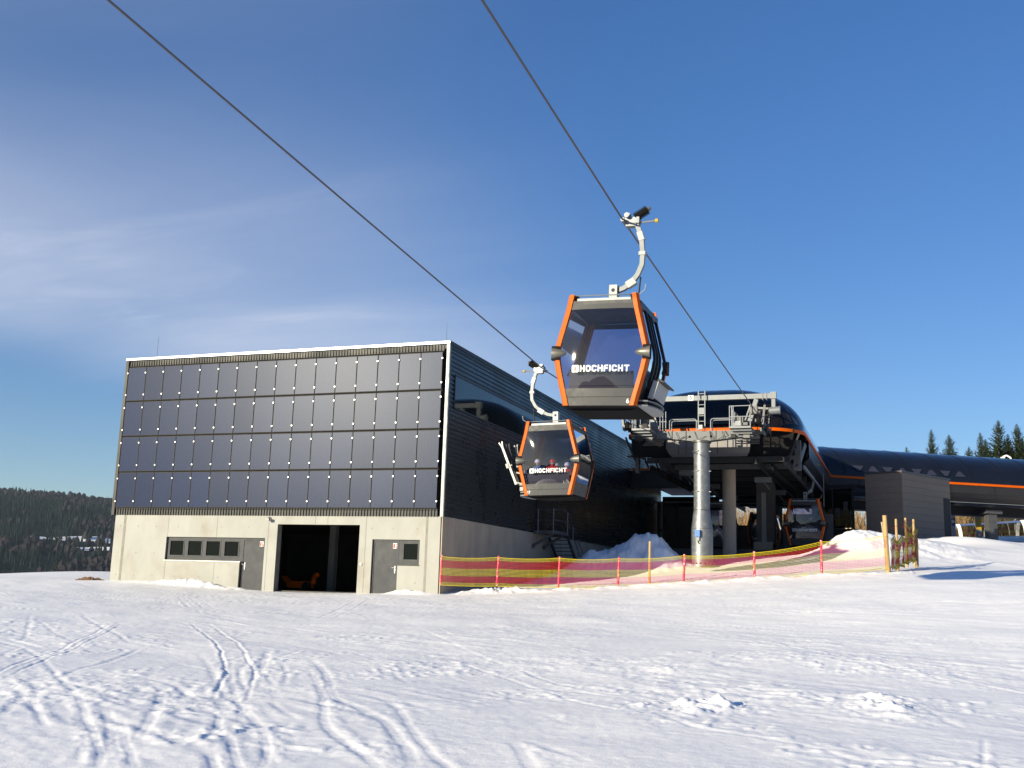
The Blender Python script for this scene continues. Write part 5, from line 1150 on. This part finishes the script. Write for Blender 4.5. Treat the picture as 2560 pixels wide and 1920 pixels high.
# wooden stakes
def stake(x, y, h, r, lean, label, mat='wood', base=None):
    z = HZ(x, y) - .3; m = MB(); m.tube([(0, 0, 0), (lean[0] * .5, lean[1] * .5, h * .5 + .15), (lean[0], lean[1], h + .3)], [r * 1.06, r, r * .94], n=12); o = m.build('wooden_stake', mat, smooth=True, loc=(x, y, z)); tag(o, label, 'stake', 'wooden fence stakes'); return o
stake(8.3, 1.45, 1.70, .05, (.0, .05), 'thin pale wooden stake standing alone behind the net beside the tower')
stake(17.12, 2.62, 2.15, .085, (-.06, 0), 'thickest round wooden post at the right end of the net')
stake(17.20, 3.0, 1.9, .05, (-.25, .1), 'slanting grey stake leaning on the thick end post', 'wood_grey')
stake(17.45, 4.2, 2.0, .05, (0, .0), 'thin wooden stake directly behind the thick end post')
stake(17.8, 7.4, 2.05, .05, (.0, .0), 'tall thin wooden stake, left of the rear pair')
stake(18.1, 8.2, 2.0, .05, (.02, .0), 'tall thin wooden stake, right of the rear pair')
stake(18.2, 7.3, 1.2, .045, (.02, .0), 'short wooden stake at the far edge of the bundled net')
F2 = thing('bundled_net', 'bunched up red and yellow net hanging on stakes behind the thick end post', 'net', (0, 0, 0))
tp, bt = [], []
for k in range(13):
    t = k / 12; x = 17.25 + t * .95; y = 2.9 + t * 4.6; gz = HZ(x, y); tp.append((x + .05 * math.sin(k * 2.1), y, gz + 1.22 + .12 * math.sin(k * 1.7) + .28 * t * t)); bt.append((x + .07 * math.sin(k * 2.9), y + .1, gz + .12 + .2 * t + .08 * math.sin(k * 2.3)))
net(tp, bt, tone=(.026, .018)).build('net', ['net_red', 'net_yellow'], F2, fix=False)
tp2 = [(p[0] + .06, p[1] + .03, p[2] - .04) for p in tp]; bt2 = [(p[0] - .05, p[1] + .05, p[2] + .05) for p in bt]
net(tp2, bt2, tone=(.022, .014)).build('net', ['net_red', 'net_yellow'], F2, fix=False)
tp3 = [(17.75, 6.3, HZ(17.75, 6.3) + 1.95), (17.95, 7.0, HZ(17.9, 7) + 1.6), (18.05, 7.6, HZ(18, 7.6) + 1.75)]; bt3 = [(p[0], p[1], p[2] - .75) for p in tp3]
net(tp3, bt3, tone=(.03, .02)).build('net', ['net_red', 'net_yellow'], F2, fix=False)
m = MB(); m.tube([(17.06, 2.55, 3.05), (17.3, 3.3, 2.95), (17.45, 4.2, 3.1), (17.7, 6, 3.15), (17.8, 7.4, 3.55), (18.1, 8.2, 3.5)], .008, n=5); m.build('tie_cord', 'net_red', F2)
for (x, y) in ((17.35, 4.0), (17.55, 5.0), (17.75, 6.0)):
    m = MB(); z = HZ(x, y); m.cyl((x - .2, y, z - .2), (x - .35, y - .1, z + .9), .012, n=6); m.build('net_rod', 'dark_steel', F2)

# ------------------------------------------------------------------ grey kiosk on the right
KA = RAD(30); kR = Vector((math.sin(KA), math.cos(KA), 0)); kL = Vector((-math.cos(KA), math.sin(KA), 0)); KO = Vector((17.7, 32.0, 0)); KT = 8.35
KI = thing('grey_kiosk', 'plain grey brown box shaped kiosk beside the station wing', 'kiosk', (KO.x, KO.y, 3.6))
def kl(m, name, mat, parent=None): m.v = [(a - KO.x, b - KO.y, c - 3.6) for a, b, c in m.v]; return m.build(name, mat, parent or KI)
LR, LLf = 6.0, 2.6
c_ = KO + kR * LR / 2 + kL * LLf / 2
m = MB(); m.obox((c_.x, c_.y, 5.8), kR * (LR / 2 - .04), kL * (LLf / 2 - .04), Vector((0, 0, 2.5))); kb = kl(m, 'wall', 'concrete_dark')
nb = 12; z0k = 3.2; hk = (KT - .06 - z0k) / nb
for k in range(nb):
    z = z0k + (k + .5) * hk
    q = KO + kR * LR / 2; m = MB(); m.obox((q.x, q.y, z), kR * (LR / 2), kL * .02, Vector((0, 0, hk / 2 - .006))); kl(m, 'cladding_board', 'fibre_board', kb)
    q = KO + kL * (LLf / 2 + .012); m = MB(); m.obox((q.x, q.y, z), kR * .02, kL * (LLf / 2 - .01), Vector((0, 0, hk / 2 - .006))); kl(m, 'cladding_board', 'fibre_board', kb)
m = MB(); m.obox((c_.x, c_.y, KT + .0), kR * (LR / 2 + .06), kL * (LLf / 2 + .06), Vector((0, 0, .05))); kl(m, 'roof', 'mid_steel')
q = KO + kR * 5.5; m = MB(); m.obox((q.x, q.y, 5.3), kR * .42, kL * .035, Vector((0, 0, 1.75))); kl(m, 'side_door', 'dark_steel')
# operator's glazed cabin next to it
q = KO + kL * 5.1 + kR * 1.2
m = MB()
for a, b in ((-1.6, -1.5), (1.5, 1.6)):
    for c in (-1.2, 1.2): w_ = q + kL * (a + .05) + kR * c; m.obox((w_.x, w_.y, 5.3), kL * .06, kR * .06, Vector((0, 0, 2.2)))
m.obox((q.x, q.y, 7.6), kL * 1.75, kR * 1.4, Vector((0, 0, .12))); m.obox((q.x, q.y, 3.9), kL * 1.6, kR * 1.2, Vector((0, 0, .9))); w_ = q - kR * 1.2; m.obox((w_.x, w_.y, 6.0), kL * .04, kR * .03, Vector((0, 0, 1.4)))
OC = kl(m, 'operator_booth', 'dark_steel')
w_ = q - kR * 1.2
for s_ in (-.8, .8): 
    p = w_ + kL * s_; m = MB(); m.obox((p.x, p.y, 6.15), kL * .74, kR * .01, Vector((0, 0, 1.3))); kl(m, 'pane', 'shop_glass', OC)
for s_, zz_ in ((-1.0, 6.3), (-.4, 5.9)):
    p = w_ + kL * s_ - kR * .03; m = MB(); m.obox((p.x, p.y, zz_), kL * .16, kR * .008, Vector((0, 0, .28))); kl(m, 'notice', 'bumper', OC)
o = MB(); o.tube([(0, 0, 0), (0, 0, .75), (0, 0, .86), (0, 0, .9)], [.13, .13, .1, .02], n=14); tag(o.build('bollard', 'orange', smooth=True, loc=(14.6, 29.2, 4.0 - .55)), 'orange rounded bollard in the shade beside the glazed booth', 'bollard')

# ------------------------------------------------------------------ signs, covered conveyor and net beyond the wing
def totem(x, y, zb, zt, w, label):
    t = thing('sign_totem', label, 'sign', (x, y, zb), RAD(20)); h = zt - zb
    m = MB(); m.box(-w / 2, w / 2, -.08, .08, .25, h); m.build('board', 'white_paint', t)
    for s_ in (-1, 1): m = MB(); m.box(s_ * w * .35 - .04, s_ * w * .35 + .04, -.05, .05, -.3, .25); m.build('leg', 'steel_pale', t)
    return t, h
t, h = totem(21.3, 50.0, 4.6, 8.1, .38, 'tall narrow white and violet information board right of the kiosk')
m = MB(); m.box(-.18, .18, -.09, -.081, h * .42, h * .70); m.build('panel_print', 'jacket_blue', t); m = MB(); m.box(-.13, .13, -.1, -.091, h * .60, h * .63); m.build('panel_line', 'letter_white', t); m = MB(); m.cyl((0, -.09, h * .52), (0, -.098, h * .52), .12, n=20); m.build('symbol', 'letter_white', t)
m = MB()
for k in range(6): m.box(-.15, .15, -.086, -.081, h * (.74 + k * .04), h * (.755 + k * .04))
m.build('print_lines', 'bumper', t)
t, h = totem(23.2, 51.0, 4.8, 7.0, .40, 'narrow board with a yellow field and a small prohibition sign')
m = MB(); m.box(-.19, .19, -.09, -.081, h * .48, h * .86); m.build('yellow_field', 'yellow_plastic', t); m = MB(); m.cyl((0, -.09, h * .30), (0, -.097, h * .30), .14, n=20); rg = m.build('prohibition_ring', 'net_red', t); m = MB(); m.cyl((0, -.0975, h * .30), (0, -.10, h * .30), .10, n=20); m.build('ring_centre', 'letter_white', rg)
CT = thing('conveyor_tunnel', 'clear arched tunnel with white hoops over the beginners conveyor', 'conveyor tunnel', (22.6, 66.5, 6.0))
cd = Vector((.93, .26, .085)); cn = Vector((-.27, .96, 0)).normalized()
def cp(t, a): return Vector((0, 0, 0)) + cd * t + cn * (1.0 - 1.0 * math.cos(a)) + Vector((0, 0, 1.35 * math.sin(a)))
for k in range(12):
    t = k * 3.0; m = MB(); m.tube([cp(t, a) for a in np.linspace(0, math.pi, 14)], .05, sq=(.32, .05)); m.build('hoop', 'tunnel_white', CT)
    if k < 11:
        m = MB(); m.grid([[tuple(cp(t + .17 + s_, a)) for a in np.linspace(0, math.pi, 14)] for s_ in (0, 1.4, 2.66)]); m.build('cover', 'clear_pvc', CT, smooth=True, fix=False)
        m = MB(); m.tube([cp(t + 1.5, a) for a in np.linspace(0, math.pi, 12)], .03); m.build('inner_hoop', 'steel_pale', CT)
F3 = thing('safety_fence', 'red and yellow net below the covered conveyor at the right edge', 'fence', (0, 0, 0))
pp = [(22.0, 63.5), (25, 63.0), (28, 62.6), (31, 62.2), (35, 62)]
for a, b in zip(pp[:-1], pp[1:]):
    za, zb_ = HZ(*a), HZ(*b); net([(a[0], a[1], za + 1.0), (b[0], b[1], zb_ + 1.0)], [(a[0], a[1], za + .1), (b[0], b[1], zb_ + .1)], cell=.08, tone=(.016, .012)).build('net', ['net_red', 'net_yellow'], F3, fix=False)
    m = MB(); m.cyl((a[0], a[1], za - .3), (a[0] - .05, a[1], za + 1.1), .05, n=8); m.build('fence_post', 'post_red', F3)
LP_ = thing('lamp_post', 'white hooked lamp post top showing behind the wing at the right', 'lamp', (29.85, 96.5, 9))
m = MB(); m.tube([(0, 0, -3), (0, 0, 7.6), (-.1, 0, 8.1), (-.5, 0, 8.35), (-.9, 0, 8.2)], .10, n=8); m.build('pole', 'tunnel_white', LP_, smooth=True)
m = MB(); m.box(-1.15, -.7, -.12, .12, 8.0, 8.16); m.build('lamp_head', 'tunnel_white', LP_)

# ------------------------------------------------------------------ spruces behind the wing
def spruce_mesh(seed, H=15.0, R=2.5):
    r = random.Random(seed); V = []; F = []
    lv = 64
    for k in range(lv):
        t = k / (lv - 1); z = H * (.10 + .89 * t); rad = R * (1 - t) ** .82 * r.uniform(.72, 1.14) + .10; nb_ = 12 if t < .7 else 8; a0 = r.uniform(0, 6.28)
        for b in range(nb_):
            a = a0 + b * 6.283 / nb_ + r.uniform(-.25, .25); L_ = rad * r.uniform(.65, 1.12); dr = -.38 * (1 - t) + .25 * t; ca, sa = math.cos(a), math.sin(a); seg = 5
            for s_ in range(seg):
                u0 = s_ / seg; u1 = (s_ + 1.25) / seg; wd = .22 * L_ * (1 - .65 * u0) * r.uniform(.7, 1.3) + .05; zs = lambda u: z + L_ * (dr * u + .30 * u * u) + r.uniform(-.06, .06)
                for sg in (-1, 1):
                    o = len(V); hz = -.55 * wd * r.uniform(.3, 1.2)
                    V += [(ca * L_ * u0, sa * L_ * u0, zs(u0)), (ca * L_ * u1, sa * L_ * u1, zs(u1)), (ca * L_ * (u0 + .55 * (u1 - u0)) - sa * sg * wd, sa * L_ * (u0 + .55 * (u1 - u0)) + ca * sg * wd, zs(u1) + hz)]; F.append((o, o + 1, o + 2))
    me = bpy.data.meshes.new('crown'); me.from_pydata(V, [], F); me.materials.append(MATS['needles']); me.update()
    m = MB(); m.cyl((0, 0, -1), (0, 0, H * .99), .24, .015, n=8); tk = m.build('trunk', 'bark'); tm = tk.data; bpy.data.objects.remove(tk); return me, tm
SP = [spruce_mesh(3, 15, 4.1), spruce_mesh(8, 15, 3.4), spruce_mesh(21, 15, 4.4)]
TREES = [([18.4, 102.6, 19.2], 'tip of a small spruce just showing above the wing roof'), ([21.4, 103.2, 21.5], 'full spruce standing alone left of the other spruces'), ([23.5, 104.2, 20.9], 'narrower spruce, second of the two standing apart'), ([25.8, 105.3, 19.5], 'small thin spruce tip left of the dense group'), ([27.2, 105.4, 21.3], 'spruce at the left edge of the dense group'), ([27.8, 105.8, 20.5], 'lower spruce tucked into the left of the dense group'),
         ([29.4, 105.9, 22.9], 'tallest spruce in the dense group at the right'), ([30.5, 106.7, 21.2], 'lower spruce right of the tallest one'), ([31.6, 106.8, 22.5], 'second tallest spruce at the right picture edge'), ([32.3, 108.4, 20.9], 'spruce cut off by the right picture edge'), ([35, 107, 22], 'spruce farther right beyond the picture edge')]
for k, ((x, y, zt), lab) in enumerate(TREES):
    zg = 6.6; h = zt - zg + .2; t = thing('spruce_tree', lab, 'tree', (x, y, zg), random.uniform(0, 6), 'spruces behind the wing'); s_ = h / 15; t.scale = (s_ * random.uniform(.82, 1.02), s_ * random.uniform(.82, 1.02), s_)
    cm, tm = SP[k % 3]
    for nm, me in (('crown', cm), ('trunk', tm)): o = bpy.data.objects.new(nm, me); col.objects.link(o); o.parent = t

# ------------------------------------------------------------------ bare thickets seen under the station
def thicket(name, x0, x1, y0, y1, zb, h, n, mat, label):
    m = MB()
    for _ in range(n):
        x = random.uniform(x0, x1); y = random.uniform(y0, y1); hh = h * random.uniform(.5, 1.0); p = Vector((x, y, zb)); d = Vector((random.uniform(-.25, .25), random.uniform(-.25, .25), 1)); w = random.uniform(.02, .06)
        for s_ in range(3):
            q = p + d * hh / 3; m.add([p - Vector((w, 0, 0)), p + Vector((w, 0, 0)), q], [(0, 1, 2)]); m.add([p - Vector((0, w, 0)), p + Vector((0, w, 0)), q], [(0, 1, 2)])
            for b in range(3):
                e = p + d * hh / 3 * random.random(); f = e + Vector((random.uniform(-.6, .6), random.uniform(-.6, .6), random.uniform(.3, .9))); m.add([e - Vector((w * .5, 0, 0)), e + Vector((w * .5, 0, 0)), f], [(0, 1, 2)])
            p = q; d += Vector((random.uniform(-.2, .2), random.uniform(-.2, .2), 0))
    o = m.build(name, mat, fix=False); tag(o, label, 'thicket', kind='stuff')
thicket('thicket', -6, 24, 84, 96, 3.0, 8.4, 3400, 'twigs', 'brown leafless thicket seen through the open station')
thicket('thicket', 16, 46, 96, 103, 5.5, 6.5, 2200, 'twigs_dark', 'dark thicket behind the covered conveyor')
for k, (x, y, h, lab) in enumerate(((10.6, 78, 6.2, 'pale birch with forked trunk left of the cabin under the station'), (11.9, 79, 6.6, 'pale birch closest to the cabin under the station'), (15.2, 80, 6.0, 'pale birch right of the cabin under the station'))):
    t = thing('birch_tree', lab, 'tree', (x, y, 3.8), group='birches behind the station'); m = MB(); m.tube([(0, 0, 0), (.15, 0, h * .4), (.05, 0, h * .7), (.3, 0, h)], [.13, .10, .07, .02], n=8); m.tube([(.1, 0, h * .25), (-.5, .1, h * .6), (-.8, 0, h * .95)], [.08, .05, .015], n=6); m.tube([(.1, 0, h * .35), (.7, -.1, h * .7), (.9, 0, h)], [.07, .05, .015], n=6); m.build('trunk', 'birch', t, smooth=True)
    m = MB()
    for _ in range(120):
        a = Vector((random.uniform(-.8, .9), random.uniform(-.5, .5), h * random.uniform(.4, 1))); b = a + Vector((random.uniform(-.5, .5), random.uniform(-.5, .5), random.uniform(.2, .8))); m.add([a - Vector((.015, 0, 0)), a + Vector((.015, 0, 0)), b], [(0, 1, 2)])
    m.build('crown', 'twigs', t, fix=False)

# ------------------------------------------------------------------ earth clod at the corner of the hall
m = MB(); rows = []
for i in range(9):
    rr = i / 8; rows.append([(1.0 * rr * math.cos(a) * (1 + .15 * math.sin(3 * a)), .45 * rr * math.sin(a), .12 * (1 - rr ** 2) * (1 + .5 * math.sin(5 * a + i * 1.7) + .3 * math.sin(11 * a + i)) - .05) for a in np.linspace(0, 2 * math.pi, 25)])
m.grid(rows); tag(m.build('bare_earth', 'earth', loc=(-17.3, -.3, HZ(-17.3, -.3)), smooth=True, fix=False), 'patch of bare brown earth at the left corner of the hall', 'earth')

# ------------------------------------------------------------------ winter air
m = MB(); m.box(-2600, 700, -1000, 2900, -140, 330); hz = m.build('haze', 'snow'); hz.data.materials.clear()
hm = bpy.data.materials.new('haze'); hm.use_nodes = True; hn, hl = nodes_of(hm); hn.remove(hn['Principled BSDF']); pv_ = hn.new('ShaderNodeVolumePrincipled'); pv_.inputs['Color'].default_value = (.72, .86, 1, 1); pv_.inputs['Density'].default_value = 5e-5; pv_.inputs['Anisotropy'].default_value = .3
hl.new(pv_.outputs[0], hn['Material Output'].inputs['Volume']); hz.data.materials.append(hm); tag(hz, 'thin winter haze over the whole valley', 'haze', kind='stuff')
